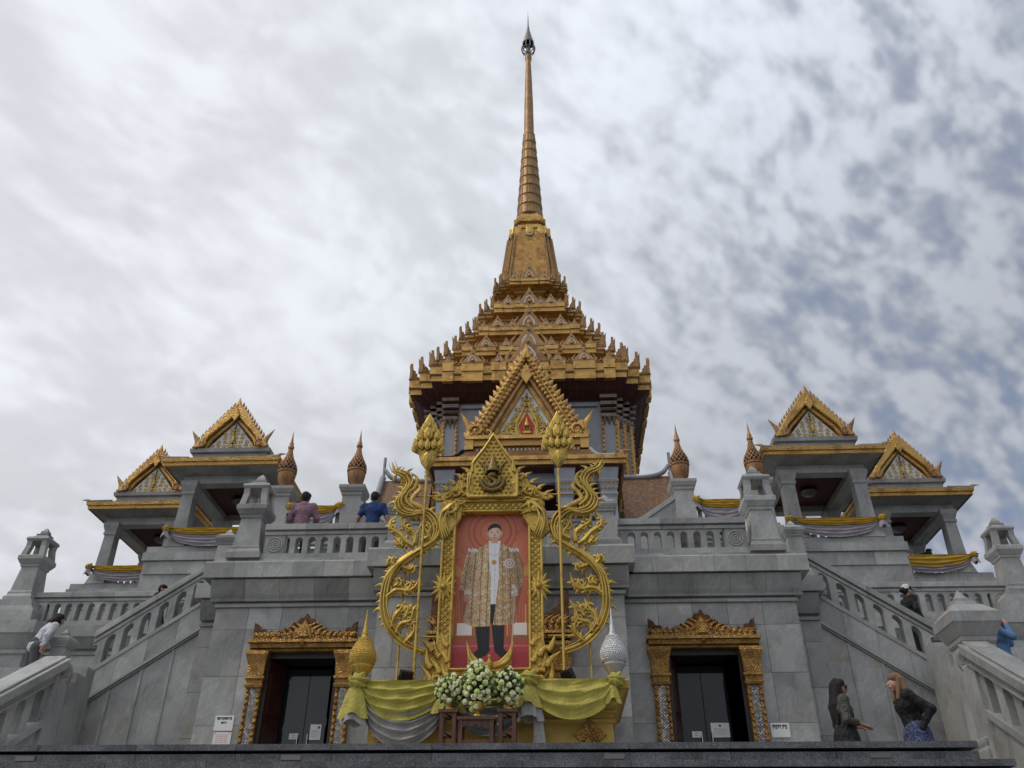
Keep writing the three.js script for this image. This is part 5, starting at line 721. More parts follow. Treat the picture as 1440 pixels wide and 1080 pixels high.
    g.strokeStyle = '#ddd2c2'; g.lineWidth = 6; g.beginPath(); g.moveTo(cx + 196, 700); g.lineTo(cx + 166, 1250); g.stroke(); g.strokeStyle = '#caa25a'; g.lineWidth = 13; g.beginPath(); g.moveTo(cx + 70, 735); g.quadraticCurveTo(cx + 120, 785, cx + 190, 760); g.stroke();
    g.fillStyle = '#cf9f84'; g.fillRect(cx - 8, 196, 56, 66); { const q0 = g.createRadialGradient(cx + 4, 150, 10, cx + 20, 170, 80); q0.addColorStop(0, '#f0d2bc'); q0.addColorStop(.6, '#dcb398'); q0.addColorStop(1, '#b98468'); g.fillStyle = q0; g.beginPath(); g.ellipse(cx + 20, 165, 58, 76, 0, 0, 7); g.fill(); }  g.fillStyle = '#cf9f84'; for (const s of [-1, 1]) { g.beginPath(); g.ellipse(cx + 20 + s * 60, 172, 9, 18, 0, 0, 7); g.fill(); }
    g.fillStyle = '#17140f'; g.beginPath(); g.moveTo(cx - 40, 160); g.quadraticCurveTo(cx - 46, 84, cx + 20, 78); g.quadraticCurveTo(cx + 86, 84, cx + 80, 160); g.quadraticCurveTo(cx + 70, 122, cx + 36, 116); g.quadraticCurveTo(cx - 20, 118, cx - 40, 160); g.fill();
    g.fillStyle = '#2e211c'; for (const s of [-1, 1]) { g.fillRect(cx + 20 + s * 25 - 12, 147, 24, 4); g.beginPath(); g.ellipse(cx + 20 + s * 25, 164, 8, 4, 0, 0, 7); g.fill(); } g.fillStyle = '#bd8b73'; g.beginPath(); g.moveTo(cx + 18, 160); g.lineTo(cx + 32, 194); g.lineTo(cx + 10, 194); g.fill(); g.fillStyle = '#a3655a'; g.beginPath(); g.ellipse(cx + 21, 212, 18, 5, 0, 0, 7); g.fill();
    for (const [x0, x1, c0, c1] of [[-1, .42, 'rgba(30,8,0,.28)', 'rgba(30,8,0,0)'], [2, .6, 'rgba(30,8,0,.34)', 'rgba(30,8,0,0)']]) { g.save(); g.clip(S([[-24, 250], [-160, 316], [-226, 668], [-196, 955], [70, 978], [160, 965], [216, 640], [226, 480], [176, 316], [58, 250]])); const q0 = g.createLinearGradient(cx + (x0 < 0 ? -290 : 290), 0, cx + (x0 < 0 ? -60 : 90), 0); q0.addColorStop(0, c0); q0.addColorStop(1, c1); g.fillStyle = q0; g.fillRect(0, 0, w, h); g.restore(); }
    for (let i = 0; i < 9000; i++) { g.fillStyle = q() < .5 ? 'rgba(255,230,200,.05)' : 'rgba(40,10,5,.06)'; g.fillRect(q() * w, q() * h, 2 + q() * 5, 2 + q() * 5); }
  });
  const g = new THREE.BoxGeometry(2 * W, y1 - y0, .02), pm = mt(0xffffff, .5, 0, { map: t }); const pic = new THREE.Mesh(g, [M.wood, M.wood, M.wood, M.wood, pm, M.wood]); pic.name = 'printed_picture'; pic.castShadow = pic.receiveShadow = true; pic.position.set(0, (y0 + y1) / 2, -.075); o.add(pic);
}
// side ornaments of flame scrolls
{
  const px = (x, y) => { const d = y - 40, t = clamp(d / 990, -.1, 1.1); return [lerp(-1.85 + (x - 100) * .00375, -1.08 + (x - 270) * .0033, t) + .11 * Math.sin(Math.PI * clamp(t)), 8.7 - d * (.0038 - 4.4e-7 * d)]; };   // photograph zoom units to metres on the frame's plane
  const R = (pts, r, z = 0, fl = .55) => ribbon(pts.map(p => px(...p)), r, { flat: fl, k: 8, n: pts.length * 4 }).translate(0, 0, z);
  const gs = [], main = [[97, 35], [112, 85], [160, 112], [176, 150], [146, 198], [116, 245], [128, 292], [178, 314], [238, 304], [280, 344], [292, 400], [268, 458], [212, 498], [150, 540], [95, 590], [62, 650], [50, 740], [60, 830], [95, 910], [150, 972], [210, 1012], [268, 1034]];
  const rad = [.004, .045, .07, .065, .06, .075, .09, .085, .08, .09, .085, .075, .08, .09, .095, .085, .07, .06, .055, .05, .045, .05];
  gs.push(R(main, rad)); for (const k of [-.45, .0, .45]) { const c = main.map(p => [...px(...p), 0]); const off = ribbon(c, rad.map(r => r * .26), { flat: .9, n: main.length * 4, k: 5 }); const p = off.attributes.position; off.translate(k * .11, k * .07, .055); gs.push(off); }
  gs.push(R([[205, 140], [222, 180], [192, 215], [176, 245], [205, 268], [250, 296]], [.006, .04, .04, .045, .05, .05], .02), R([[185, 95], [212, 130], [196, 175], [160, 205], [150, 240], [185, 280]], [.006, .03, .035, .03, .03, .02], .03));
  const br = [[[180, 480], [150, 462], [118, 420], [78, 388], [76, 352], [104, 322]], [[185, 470], [190, 425], [160, 392], [132, 372], [128, 338]], [[130, 480], [112, 455], [118, 440]], [[58, 745], [105, 708], [165, 712], [196, 690], [214, 625]], [[150, 720], [170, 690], [178, 655]], [[95, 690], [112, 672], [100, 650]], [[98, 905], [108, 850], [132, 812], [152, 762]], [[125, 935], [140, 890], [186, 868], [196, 815], [222, 766]], [[160, 855], [170, 810], [166, 790]], [[170, 985], [205, 940], [208, 900], [190, 868]], [[215, 455], [250, 430], [228, 385], [216, 352]], [[250, 420], [262, 380], [240, 350]], [[100, 590], [78, 560], [88, 530]], [[130, 590], [170, 600], [182, 575]]];
  for (const b of br) { gs.push(R(b, [.05, .06, .065, .05, .004], .015)); gs.push(R(b, [.018, .02, .02, .016, .002], .06)); { const bc = new THREE.CatmullRomCurve3(b.map(p => V(...px(...p)))); for (let q = 1; q < 7; q++) { const t = q / 7.5, p = bc.getPoint(t), tg = bc.getTangent(t), sd = q % 2 ? 1 : -1, a = Math.atan2(tg.y, tg.x); gs.push(tr(flame(.11 - .008 * q, .06, -.5 * sd, .6), p.x - tg.y * sd * .04, p.y + tg.x * sd * .04, .02, a - Math.PI / 2 + sd * .55)); } } const e = px(...b[Math.floor(b.length / 2)]); gs.push(...leafScroll(e[0], e[1], .075, rnd() * 6, rnd() < .5 ? 1 : -1, .7).map(q => { q.translate(0, 0, .05); return q; })); }
  const cv = new THREE.CatmullRomCurve3(main.map(p => V(...px(...p)))); // thorns along the outer edge
  for (let i = 5; i < 84; i++) { const t = i / 98, p = cv.getPoint(t), tg = cv.getTangent(t), s = i % 2 ? 1 : -1; if (t > .62 && s > 0) continue; const n = [-tg.y * s, tg.x * s], a = Math.atan2(n[1], n[0]); gs.push(tr(flame(i % 3 ? .075 : .12, i % 3 ? .05 : .07, .6 * s, .6), p.x + n[0] * .06, p.y + n[1] * .06, 0, a - Math.PI / 2 + .4 * s)); }
  for (const s of [-1, 1]) {
    const o = thing('flame_scroll', s < 0 ? 'gilded flame scroll ornament standing beside the portrait, gold urn side' : 'gilded flame scroll ornament standing beside the portrait, silver urn side', 'ornament', 'gilded scroll ornaments', [0, 0, 2.0]);
    mk('scroll', s < 0 ? gs : mirX(gs), M.goldp, o);
    mk('support_rod', [rod([s * 1.5, 4.68, -.06], [s * 1.5, 8.0, -.06], .018, 6)], M.goldp, o); mk('foot_rod', rod([s * 1.4, 5.62, -.05], [s * .85, 5.62, -.05], .016, 6), M.goldp, o); mk('tie_rod', rod([s * 1.55, 8.06, -.05], [s * .85, 8.06, -.05], .014, 6), M.goldp, o);
    const f = thing('lotus_finial_pole', s < 0 ? 'gilded lotus bud on a slim pole beside the portrait, gold urn side' : 'gilded lotus bud on a slim pole beside the portrait, silver urn side', 'finial pole', 'gilded lotus finials', [s < 0 ? -1.21 : 1.08, 4.68, 2.12]);
    mk('pole', rod([0, 0, 0], [0, 3.95, 0], .024, 8), M.goldp, f);
    mk('bud', [ext([[0, 3.78], [.12, 3.95], [.17, 4.12], [.25, 4.16], [.28, 4.26], [.24, 4.42], [.15, 4.62], [.07, 4.8], [0, 4.95], [-.07, 4.8], [-.15, 4.62], [-.24, 4.42], [-.28, 4.26], [-.25, 4.16], [-.17, 4.12], [-.12, 3.95]], .12, -.06, .04)], M.goldp, f);
    const pet = [[0, 0], [.06, .06], [.065, .14], [0, .27], [-.065, .14], [-.06, .06]], sh = share([ext(pet, .05, 0, .018), ext(pet.map(p => [p[0] * .5, .04 + p[1] * .65]), .03, .045, .01)]);
    for (const [x, y, z, r, k] of [[0, 4.52, .03, 0, 1.45], [-.07, 4.44, .035, .12, 1.05], [.07, 4.44, .035, -.12, 1.05], [-.13, 4.32, .04, .18, 1.0], [.13, 4.32, .04, -.18, 1.0], [0, 4.32, .06, 0, 1.3], [-.19, 4.17, .04, .22, .95], [.19, 4.17, .04, -.22, .95], [-.1, 4.16, .07, .1, .85], [.1, 4.16, .07, -.1, .85], [0, 4.14, .09, 0, .85], [-.22, 4.12, .05, .5, .55], [.22, 4.12, .05, -.5, .55]]) { const m = mk('petal', sh, M.goldp, f); m.position.set(x, y, z); m.rotation.z = r; m.scale.setScalar(k); }
    for (const [y, k] of [[4.12, 1.15], [4.08, .75], [4.05, .4]]) { const m = mk('under_petal', sh, M.goldp, f); m.position.set(0, y, .05 + (1.2 - k) * .05); m.rotation.z = Math.PI; m.scale.setScalar(k); }
  }
}
// urns, floodlights, flower stands
for (const s of [-1, 1]) {
  const o = thing('urn', s < 0 ? 'gold pointed urn with a tall neck on the altar corner' : 'silver pointed urn with a tall neck on the altar corner', 'urn', 'altar urns', [s < 0 ? -1.86 : 1.79, 4.69, 2.82]), m = s < 0 ? mt(lin(.60, .40, .085), .42, .7, { bumpMap: rep(carveT, 3), bumpScale: .006 }) : M.silver;
  mk('foot', lathe([[0, 0], [.09, 0], [.1, .02], [.06, .04], [.055, .06], [.1, .14], [.15, .22], [.165, .24], [.15, .25], [.165, .27]], 28), s < 0 ? M.goldp : mt(lin(.5, .5, .5), .4, .7), o);
  mk('body', lathe([[.16, .27], [.185, .33], [.19, .4], [.17, .48], [.12, .57], [.07, .65], [.05, .69], [.055, .7], [.04, .71]], 28), m, o);
  { const sc = []; for (let r = 0; r < 13; r++) { const y = .3 + r * .029, rad = [.176, .186, .191, .19, .187, .18, .17, .158, .143, .127, .112, .096, .082][r], n = Math.max(8, Math.round(rad * 6.283 / .034)); for (let q = 0; q < n; q++) { const g = new THREE.OctahedronGeometry(.017); g.scale(.9, 1.2, .6); g.translate(0, 0, rad); g.rotateY((q + (r % 2) * .5) / n * 6.283); g.translate(0, y, 0); sc.push(g); } } mk('scale_pattern', sc, m, o).userData.kind = 'stuff'; }
  mk('neck', lathe([[.045, .7], [.05, .73], [.035, .75], [.04, .78], [.03, .8], [.025, .87], [.028, .88], [.015, .93], [.008, 1.06], [0, 1.1]], 18), s < 0 ? M.goldp : M.silver, o);
  const f = thing('floodlight', s < 0 ? 'black floodlight tilted up on the altar near the gold urn' : 'black floodlight tilted up on the altar near the silver urn', 'floodlight', 'altar floodlights', [s < 0 ? -1.28 : 1.14, 4.69, 2.42], s < 0 ? .5 : -.9);
  const h = bx(-.1, .1, -.1, .1, -.04, .04), fins = Array.from({ length: 6 }, (_, i) => bx(-.09 + i * .033, -.082 + i * .033, -.08, .08, .04, .065)); for (const g of [h, ...fins]) { g.rotateX(.55); g.translate(0, .19, 0); } mk('housing', [h, ...fins], M.black, f); mk('lamp_glass', (() => { const g = bx(-.085, .085, -.085, .085, -.046, -.041); g.rotateX(.55); g.translate(0, .19, 0); return g; })(), M.steel, f);
  mk('yoke', [bx(-.12, -.105, .02, .2, -.015, .015), bx(.105, .12, .02, .2, -.015, .015), bx(-.12, .12, .0, .02, -.02, .02)], M.black, f);
}
function stand(label, x, w, h, z) {
  const o = thing('flower_stand', label, 'stand', 'wooden flower stands', [x, 3, z]); const d = .34, L = w / 2;
  for (const sx of [-1, 1]) for (const sz of [-1, 1]) mk('leg', bx(sx * L - (sx > 0 ? .05 : 0), sx * L + (sx > 0 ? 0 : .05), 0, h - .04, sz * d / 2 - (sz > 0 ? .05 : 0), sz * d / 2 + (sz > 0 ? 0 : .05)), M.teak, o);
  mk('top', [bx(-L - .02, L + .02, h - .04, h, -d / 2 - .02, d / 2 + .02)], M.teak, o);
  const ap = y => ext([[-L + .05, y], [-L + .05, y - .1], [-L * .6, y - .06], [-L * .3, y - .085], [0, y - .055], [L * .3, y - .085], [L * .6, y - .06], [L - .05, y - .1], [L - .05, y]], .025, d / 2 - .04);
  mk('apron', ap(h - .04), M.teak, o); mk('apron', ap(h - .28), M.teak, o); mk('shelf', bx(-L + .05, L - .05, h - .31, h - .285, -d / 2 + .05, d / 2 - .05), M.teak, o); return o;
}
stand('narrow wooden stand under the bouquet, on the gold urn side of the group', -.48, .22, 1.17, 3.42);
stand('wide low wooden table under the middle bouquet', -.1, .46, 1.06, 3.5);
stand('narrow wooden stand under the bouquet, on the silver urn side of the group', .3, .23, 1.17, 3.42);
function bouquet(label, x, y, z, rx, ry, yo, n) {
  const o = thing('bouquet', label, 'bouquet', 'white bouquets', [x, y, z]);
  mk('vase', lathe([[0, 0], [.06, 0], [.062, .05], [.03, .06], [.03, .08], [.07, .1], [.1, .16], [.105, .2], [.09, .2]], 20), M.goldp, o);
  const lf = []; for (let i = 0; i < 700; i++) { const a = rr(0, 6.283), u = Math.acos(rr(-1, 1)), q = Math.pow(rnd(), .4); const g = new THREE.BufferGeometry(); const w = rr(.014, .028), l = rr(.06, .12); g.setAttribute('position', new THREE.Float32BufferAttribute([0, 0, 0, w, l * .5, .008, 0, l, 0, 0, 0, 0, 0, l, 0, -w, l * .5, .008], 3)); g.computeVertexNormals(); g.rotateX(rr(-1.5, 1.5)); g.rotateZ(rr(-3, 3)); g.rotateY(rr(0, 6)); g.translate(rx * q * .98 * Math.sin(u) * Math.cos(a), yo + ry * q * .98 * Math.cos(u), rx * .8 * q * Math.sin(u) * Math.sin(a)); lf.push(g); }
  const fo = mk('foliage', lf, M.leaf, o); fo.userData.kind = 'stuff';
  mk('stems', Array.from({ length: 9 }, (_, i) => rod([rr(-.04, .04), .18, rr(-.04, .04)], [rr(-.5, .5) * rx, yo, rr(-.3, .3) * rx], .008, 4)), M.leaf, o);
  for (let i = 0; i < n; i++) { const t = (i + .5) / n, ph = Math.acos(1 - 2 * t), a = i * 2.39996; const X = rx * Math.sin(ph) * Math.cos(a) * rr(.75, 1.15), Y = yo + ry * Math.cos(ph) * rr(.75, 1.15), Z = rx * .85 * Math.sin(ph) * Math.sin(a); if (Z < -.02) continue; const m = mk('flower', FL[i % 3], rnd() < .7 ? M.petal : M.petal2, o); m.position.set(X, Y, Z); m.rotation.set(rr(-.6, .9), rr(-.8, .8), rr(0, 6)); m.scale.setScalar(rr(.75, 1.35)); }
}
const FL = [0, 1, 2].map(() => { const gs = []; for (let r = 0; r < 3; r++) for (let i = 0; i < 6; i++) { const g = new THREE.SphereGeometry(.022, 6, 4); g.scale(1, .62, .3); g.rotateX(-.9 + r * .5); g.translate(0, 0, .026 - r * .009); g.rotateY((i + r * .5) / 6 * 6.283 + rr(-.2, .2)); g.translate(0, r * .012, 0); g.rotateX(Math.PI / 2); gs.push(g); } gs.push(new THREE.SphereGeometry(.02, 6, 5)); return share(gs); });
bouquet('white flower bouquet in a gold vase on the narrow stand, gold urn side', -.48, 4.17, 3.42, .19, .19, .29, 60);
bouquet('tall white flower bouquet in a gold vase on the wide table', -.1, 4.06, 3.52, .19, .31, .42, 80);
bouquet('white flower bouquet in a gold vase on the narrow stand, silver urn side', .3, 4.17, 3.42, .19, .22, .32, 60);

// ---------- people ----------
function blob(caps, cell, k = .03) { // smooth union of tapered capsules, meshed
  const lo = [1e9, 1e9, 1e9], hi = [-1e9, -1e9, -1e9]; for (const c of caps) for (let m = 0; m < 3; m++) { lo[m] = Math.min(lo[m], c[m] - c[3], c[4 + m] - c[7]); hi[m] = Math.max(hi[m], c[m] + c[3], c[4 + m] + c[7]); }
  const half = Math.max(hi[0] - lo[0], hi[1] - lo[1], hi[2] - lo[2]) / 2 + cell * 4, ctr = [0, 1, 2].map(m => (lo[m] + hi[m]) / 2), res = Math.min(150, Math.ceil(2 * half / cell));
  const mc = new MarchingCubes(res, undefined, false, false, 120000); mc.isolation = 0; const n = mc.size, F = mc.field, hs = n / 2; F.fill(-1);
  const L = caps.map(c => { const d = [c[4] - c[0], c[5] - c[1], c[6] - c[2]]; return { c, d, l2: d[0] * d[0] + d[1] * d[1] + d[2] * d[2] + 1e-9 }; });
  const dist = (X, Y, Z) => { let r = 1e3; for (const { c, d, l2 } of L) { const x = X - c[0], y = Y - c[1], z = Z - c[2]; let t = (x * d[0] + y * d[1] + z * d[2]) / l2; t = t < 0 ? 0 : t > 1 ? 1 : t; const q = Math.hypot(x - d[0] * t, y - d[1] * t, z - d[2] * t) - (c[3] + (c[7] - c[3]) * t); const h = Math.max(k - Math.abs(r - q), 0) / k; r = Math.min(r, q) - h * h * k * .25; } return r; };
  const in1 = m => [Math.max(0, Math.floor(((lo[m] - 2 * cell - ctr[m]) / half + 1) * hs)), Math.min(n - 1, Math.ceil(((hi[m] + 2 * cell - ctr[m]) / half + 1) * hs))], A = in1(0), B = in1(1), C = in1(2);
  for (let z = C[0]; z <= C[1]; z++) for (let y = B[0]; y <= B[1]; y++) for (let x = A[0]; x <= A[1]; x++) F[x + y * n + z * n * n] = -dist(ctr[0] + (x - hs) / hs * half, ctr[1] + (y - hs) / hs * half, ctr[2] + (z - hs) / hs * half);
  mc.update(); const cnt = mc.count, pos = new Float32Array(cnt * 3), nor = new Float32Array(cnt * 3), e = cell * .5;
  for (let i = 0; i < cnt; i++) { const p = [0, 1, 2].map(m => ctr[m] + mc.positionArray[i * 3 + m] * half); pos.set(p, i * 3); const g = [dist(p[0] + e, p[1], p[2]) - dist(p[0] - e, p[1], p[2]), dist(p[0], p[1] + e, p[2]) - dist(p[0], p[1] - e, p[2]), dist(p[0], p[1], p[2] + e) - dist(p[0], p[1], p[2] - e)], l = Math.hypot(...g) || 1; nor.set(g.map(v => v / l), i * 3); }
  const g = new THREE.BufferGeometry(); g.setAttribute('position', new THREE.BufferAttribute(pos, 3)); g.setAttribute('normal', new THREE.BufferAttribute(nor, 3)); return g;
}
const cap = (a, ra, b, rb) => [...a, ra, ...b, rb];
// joints face +z; lean tips the trunk forward about the hips
function person(label, pos, ry, o) {
  const g = thing('person', label, 'person', o.group, pos, ry), k = (o.h || 1.7) / 1.7, fem = o.fem ? .92 : 1, near = o.near, cell = near ? .012 : .022; g.scale.setScalar(k);
  const ln = o.lean || 0, up = (x, y, z) => { const dy = y - .95; return [x, .95 + dy * Math.cos(ln) - z * Math.sin(ln) * 0 , z + dy * Math.sin(ln)]; };
  const sh = .185 * fem, pel = [0, .95, 0], wai = up(0, 1.1, 0), che = up(0, 1.28, .01), nk = up(0, 1.46, 0), hd = up(0, 1.6, .025); const nod = o.nod || 0;
  const J = {}; for (const [n, s] of [['L', 1], ['R', -1]]) { const a = o['arm' + n] || [[s * .24, 1.14, -.02], [s * .25, .9, .06]]; J['s' + n] = up(s * sh, 1.4, 0); J['e' + n] = o.abs ? a[0] : up(...a[0]); J['w' + n] = o.abs ? a[1] : up(...a[1]); const l = o['leg' + n] || [[s * .1, .5, .02], [s * .1, .09, -.02]]; J['h' + n] = [s * .09, .92, 0]; J['k' + n] = l[0]; J['a' + n] = l[1]; }
  const torso = [cap(pel, .135 * fem, wai, .115 * fem), cap(wai, .115 * fem, che, .13 * fem), cap(up(-.09, 1.3, 0), .1, up(.09, 1.3, 0), .1), cap(che, .12, up(0, 1.42, -.01), .08), cap(J.sL, .062, J.sR, .062), cap(J.hL, .1, J.hR, .1)];
  const legs = s => [cap(J['h' + s], .09, J['k' + s], .056), cap(J['k' + s], .056, J['a' + s], .038), cap(J['a' + s], .038, [J['a' + s][0], .035, J['a' + s][2] + .15], .03)];
  const arms = s => [cap(J['s' + s], .055, J['e' + s], .042), cap(J['e' + s], .042, J['w' + s], .028)];
  const head = [cap([hd[0], hd[1] + .03, hd[2] - .01], .082, [hd[0], hd[1] - .02, hd[2] + .015], .075), cap([hd[0], hd[1] - .03, hd[2] + .02], .062, [hd[0], hd[1] - .085, hd[2] + .045], .03), cap(nk, .052, [hd[0], hd[1] - .06, hd[2] - .015], .05), cap([hd[0], hd[1] + .005, hd[2] + .085], .008, [hd[0], hd[1] - .03, hd[2] + .112], .014), cap([hd[0] - .08, hd[1] - .0, hd[2]], .016, [hd[0] - .082, hd[1] - .03, hd[2]], .012), cap([hd[0] + .08, hd[1] - .0, hd[2]], .016, [hd[0] + .082, hd[1] - .03, hd[2]], .012), cap([hd[0] - .015, hd[1] - .06, hd[2] + .085], .012, [hd[0] + .015, hd[1] - .06, hd[2] + .085], .012)];
  const hands = s => { const w = V(...J['w' + s]), e = V(...J['e' + s]), d = w.clone().sub(e).normalize(), sd = V(0, 1, 0).cross(d); if (sd.length() < .2) sd.set(1, 0, 0).cross(d); sd.normalize(); const n2 = d.clone().cross(sd).normalize(), c = [], at = (a, b, e2) => { const p = w.clone().addScaledVector(d, a).addScaledVector(sd, b).addScaledVector(n2, e2); return [p.x, p.y, p.z]; }; c.push(cap(at(-.02, 0, 0), .027, at(.05, 0, 0), .026)); for (let i = 0; i < 4; i++) { const b = -.026 + i * .0175, L = [.065, .078, .074, .058][i]; c.push(cap(at(.05, b, 0), .0095, at(.05 + L * .55, b * 1.1, -.006), .0088), cap(at(.05 + L * .55, b * 1.1, -.006), .0088, at(.05 + L, b * 1.1, -.024), .0075)); } c.push(cap(at(.0, -.026, -.004), .012, at(.035, -.048, -.014), .0105), cap(at(.035, -.048, -.014), .0105, at(.062, -.046, -.026), .0085)); return c; };
  const bodyG = [blob([...torso.map(c => { c = c.slice(); c[3] *= .86; c[7] *= .86; return c; }), ...legs('L'), ...legs('R'), ...arms('L'), ...arms('R'), cap(nk, .05, up(0, 1.4, 0), .06)], cell, .04), blob(head, near ? .006 : .01, .02)];
  for (const s of ['L', 'R']) bodyG.push(blob(hands(s), .005, .006));
  mk('body', bodyG, o.skin || M.skin, g);
  const inf = (L, d) => L.map(c => { c = c.slice(); c[3] += d; c[7] += d; return c; });
  const slv = (s, full) => full ? arms(s).map((c, i) => { if (!i) return c; c = c.slice(); const t = full; for (let m = 0; m < 3; m++) c[4 + m] = lerp(c[m], c[4 + m], t); c[7] = lerp(c[3], c[7], t); return c; }) : [(() => { const c = arms(s)[0].slice(); for (let m = 0; m < 3; m++) c[4 + m] = lerp(c[m], c[4 + m], .75); return c; })()];
  mk(o.topName || 'shirt', blob(inf([...torso.slice(0, 5), cap(J.hL, .1, J.hR, .1), ...slv('L', o.sleeve), ...slv('R', o.sleeve)], .014), cell, .04), o.top, g);
  if (o.skirt) { const [len, w] = o.skirt; const prof = [[.14 * fem, 1.07], [.16, 1.0], [.178, .92], [.182, .84], [w, .95 - len], [w - .02, .95 - len]]; const sg = lathe(prof, 28); const p = sg.attributes.position; for (let i = 0; i < p.count; i++) { const a = Math.atan2(p.getZ(i), p.getX(i)), f = 1 + .035 * Math.sin(a * 9) * clamp((.95 - p.getY(i)) * 2); p.setX(i, p.getX(i) * f * 1.2); p.setZ(i, p.getZ(i) * f * .98); } sg.computeVertexNormals(); mk('skirt', sg, o.bottom, g); }
  else mk('trousers', blob(inf([cap(pel, .13 * fem, [0, 1.02, 0], .12 * fem), cap(J.hL, .1, J.hR, .1), ...legs('L').slice(0, 2), ...legs('R').slice(0, 2)], .015), cell, .03), o.bottom, g);
  mk('shoes', ['L', 'R'].map(s => blob([cap([J['a' + s][0], J['a' + s][1] - .045, J['a' + s][2]], .045, [J['a' + s][0], J['a' + s][1] - .05, J['a' + s][2] + .15], .04)], .015, .02)), M.blk, g);
  const hx = hd[0], hy = hd[1], hz = hd[2]; const H = [cap([hx, hy + .05, hz - .03], .082, [hx, hy + .02, hz - .035], .083), cap([hx - .04, hy + .06, hz + .02], .06, [hx + .04, hy + .06, hz + .02], .06)];
  if (o.long) { const L = o.long; for (const x of [-.05, 0, .05]) H.push(cap([hx + x, hy + .02, hz - .055], .055, [hx + x * 1.7, hy - L * .5, hz - .11], .06), cap([hx + x * 1.7, hy - L * .5, hz - .11], .06, [hx + x * 1.9, hy - L, hz - .13 + (o.longz || 0)], .02)); for (const x of [-.085, .085]) H.push(cap([hx + x * .9, hy + .03, hz - .02], .035, [hx + x * .95, hy - L * .6, hz - .0 + (o.longz || 0)], .03)); }
  else H.push(cap([hx, hy - .02, hz - .05], .06, [hx, hy - .05, hz - .05], .045));
  mk('hair', blob(H, near ? .008 : .012, .025), o.hair || M.hair, g);
  if (near) { const st = []; for (let i = 0; i < 60; i++) { const a = Math.PI * (.12 + .76 * i / 59) + Math.PI, L = (o.long || .1) * rr(.75, 1.06), c = Math.cos(a), q = Math.sin(a), f = 1 + .5 * rr(.6, 1); st.push(new THREE.TubeGeometry(new THREE.CatmullRomCurve3([V(hx + c * .03, hy + .132, hz - .02 + q * .03), V(hx + c * .095, hy + .06, hz - .03 + q * .088), V(hx + c * .105, hy - L * .35, hz - .05 + q * .1), V(hx + c * .1 * f, hy - L * .7, hz - .06 + q * .11 + (o.longz || 0) * .5), V(hx + c * .09 * f, hy - L, hz - .06 + q * .1 + (o.longz || 0))]), 14, rr(.003, .006), 4)); } mk('hair_strands', st, o.hair || M.hair, g); }
  if (near) for (const s of [-1, 1]) { mk('eye', new THREE.SphereGeometry(.010, 10, 8).translate(hx + s * .032, hy + .005, hz + .076), M.white, g); mk('pupil', new THREE.SphereGeometry(.0065, 8, 6).translate(hx + s * .032, hy + .005, hz + .0815), M.black, g); }
  if (near) mk('lips', blob([cap([hx - .016, hy - .062, hz + .092], .006, [hx + .016, hy - .062, hz + .092], .006)], .004, .01), mt(lin(.35, .1, .09), .5), g);
  if (o.glasses) mk('sunglasses', [bx(hx - .07, hx - .008, hy - .018, hy + .03, hz + .082, hz + .1), bx(hx + .008, hx + .07, hy - .018, hy + .03, hz + .082, hz + .1), bx(hx - .01, hx + .01, hy + .012, hy + .02, hz + .088, hz + .096), bx(hx - .085, hx - .078, hy + .01, hy + .02, hz - .01, hz + .09), bx(hx + .078, hx + .085, hy + .01, hy + .02, hz - .01, hz + .09)], M.black, g);
  if (o.cap) { mk('sun_cap', [lathe([[.095, .0], [.1, .02], [.092, .07], [.06, .11], [0, .125]], 20, hx, hy + .035, hz - .01).scale(1, 1, 1.0), ext([[-.085, 0], [.085, 0], [.075, .09], [.03, .125], [-.03, .125], [-.075, .09]], .012, 0, .004).rotateX(Math.PI / 2 + .12).translate(hx, hy + .055, hz + .06)], M.wht, g); mk('hair_bun', tr(new THREE.SphereGeometry(.05, 12, 10), hx, hy + .01, hz - .13), M.hair, g); }
  if (o.extra) o.extra(g, { hd, nk, J, up });
  return g;
}
const PI = Math.PI;
person('woman with long dark hair and sunglasses in a grey green jacket and black skirt', [4.82, 3, 3.0], PI / 2, { near: 1, h: 1.64, fem: 1, group: 'people', long: .5, glasses: 1, skin: M.skin, top: M.olive, topName: 'jacket', sleeve: .55, skirt: [.5, .21], bottom: M.blk, armL: [[.23, 1.14, -.03], [.13, 1.1, .2]], armR: [[-.23, 1.13, -.02], [-.12, 1.07, .24]], extra: (g, q) => mk('top', blob([cap([0, 1.0, .075], .085, [0, 1.3, .07], .09)], .014, .02), M.blk, g) });
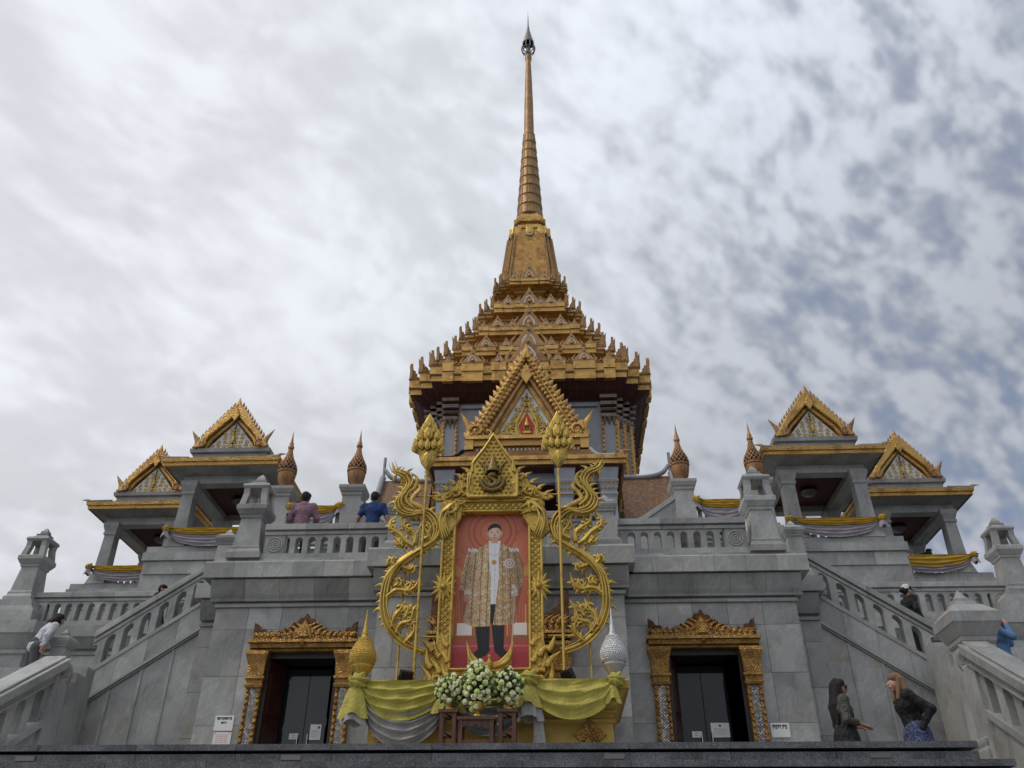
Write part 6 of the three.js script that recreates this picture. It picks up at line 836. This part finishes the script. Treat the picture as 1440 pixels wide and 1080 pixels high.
person('woman with long fair hair leaning forward in a black jacket and blue patterned skirt', [5.76, 3, 3.0], -PI / 2, { near: 1, h: 1.72, fem: 1, lean: .17, group: 'people', long: .36, longz: .03, hair: M.hair2, skin: M.skin2, top: M.blk, topName: 'jacket', sleeve: 1, skirt: [.45, .22], bottom: M.blueprint, armL: [[.25, 1.2, -.2], [.18, .98, -.02]], armR: [[-.25, 1.2, -.2], [-.18, .98, -.02]], extra: (g, q) => mk('jacket_collar', blob([cap(q.up(-.09, 1.44, -.06), .035, q.up(.09, 1.44, -.06), .035), cap(q.up(0, 1.38, -.1), .06, q.up(0, 1.24, -.14), .07)], .014, .04), M.blk, g) });
person('man seen from behind in a pink long sleeved shirt leaning on the terrace balustrade', [-4.12, T1, -.52], PI, { h: 1.76, group: 'people', lean: -.02, skin: mt(lin(.12, .06, .04), .55), top: M.pink, sleeve: 1, bottom: M.denim, armL: [[.26, 1.15, .02], [.27, .92, .1]], armR: [[-.27, 1.15, .05], [-.16, 1.0, .22]] });
person('man seen from behind in a blue short sleeved shirt at the terrace balustrade', [-2.68, T1, -.52], PI, { h: 1.74, group: 'people', skin: mt(lin(.30, .16, .10), .55), top: M.blue, bottom: M.denim, armL: [[.29, 1.15, -.02], [.36, .9, -.06]], armR: [[-.29, 1.15, -.02], [-.36, .9, -.06]] });
person('woman in a white cap and black clothes coming down the stair flight', [8.16, 6.115, -2.0], PI / 2 + .2, { h: 1.62, fem: 1, group: 'people', cap: 1, top: M.blk, sleeve: 1, bottom: M.blk });
person('girl in a white top and checked trousers climbing the lower stair', [-8.12, 5.03, .75], 2.5, { h: 1.52, fem: 1, group: 'people', lean: .42, long: .12, top: M.wht, sleeve: .8, bottom: M.check, armL: [[.22, 1.16, .06], [.2, .96, .2]] });
person('person in a blue top raising both hands to the face behind the capped pillar', [8.2, 4.6, 1.0], PI / 2 - .3, { h: 1.55, group: 'people', top: M.sky, sleeve: .9, bottom: M.denim, armL: [[.22, 1.25, .2], [.1, 1.52, .17]], armR: [[-.22, 1.25, .2], [-.1, 1.52, .17]] });
person('dark haired person half hidden behind the left sloping balustrade', [-7.6, 6.5, -2.4], PI / 2, { h: 1.6, fem: 1, group: 'people', top: M.blk, sleeve: 1, bottom: M.denim });
person('dark haired person leaning on the rail of a corner pavilion', [11.95, 10.35, -9.75], PI / 2 + .3, { h: 1.55, lean: .9, group: 'people', top: M.blk, sleeve: 1, bottom: M.denim });

renderer.render(scene, camera);
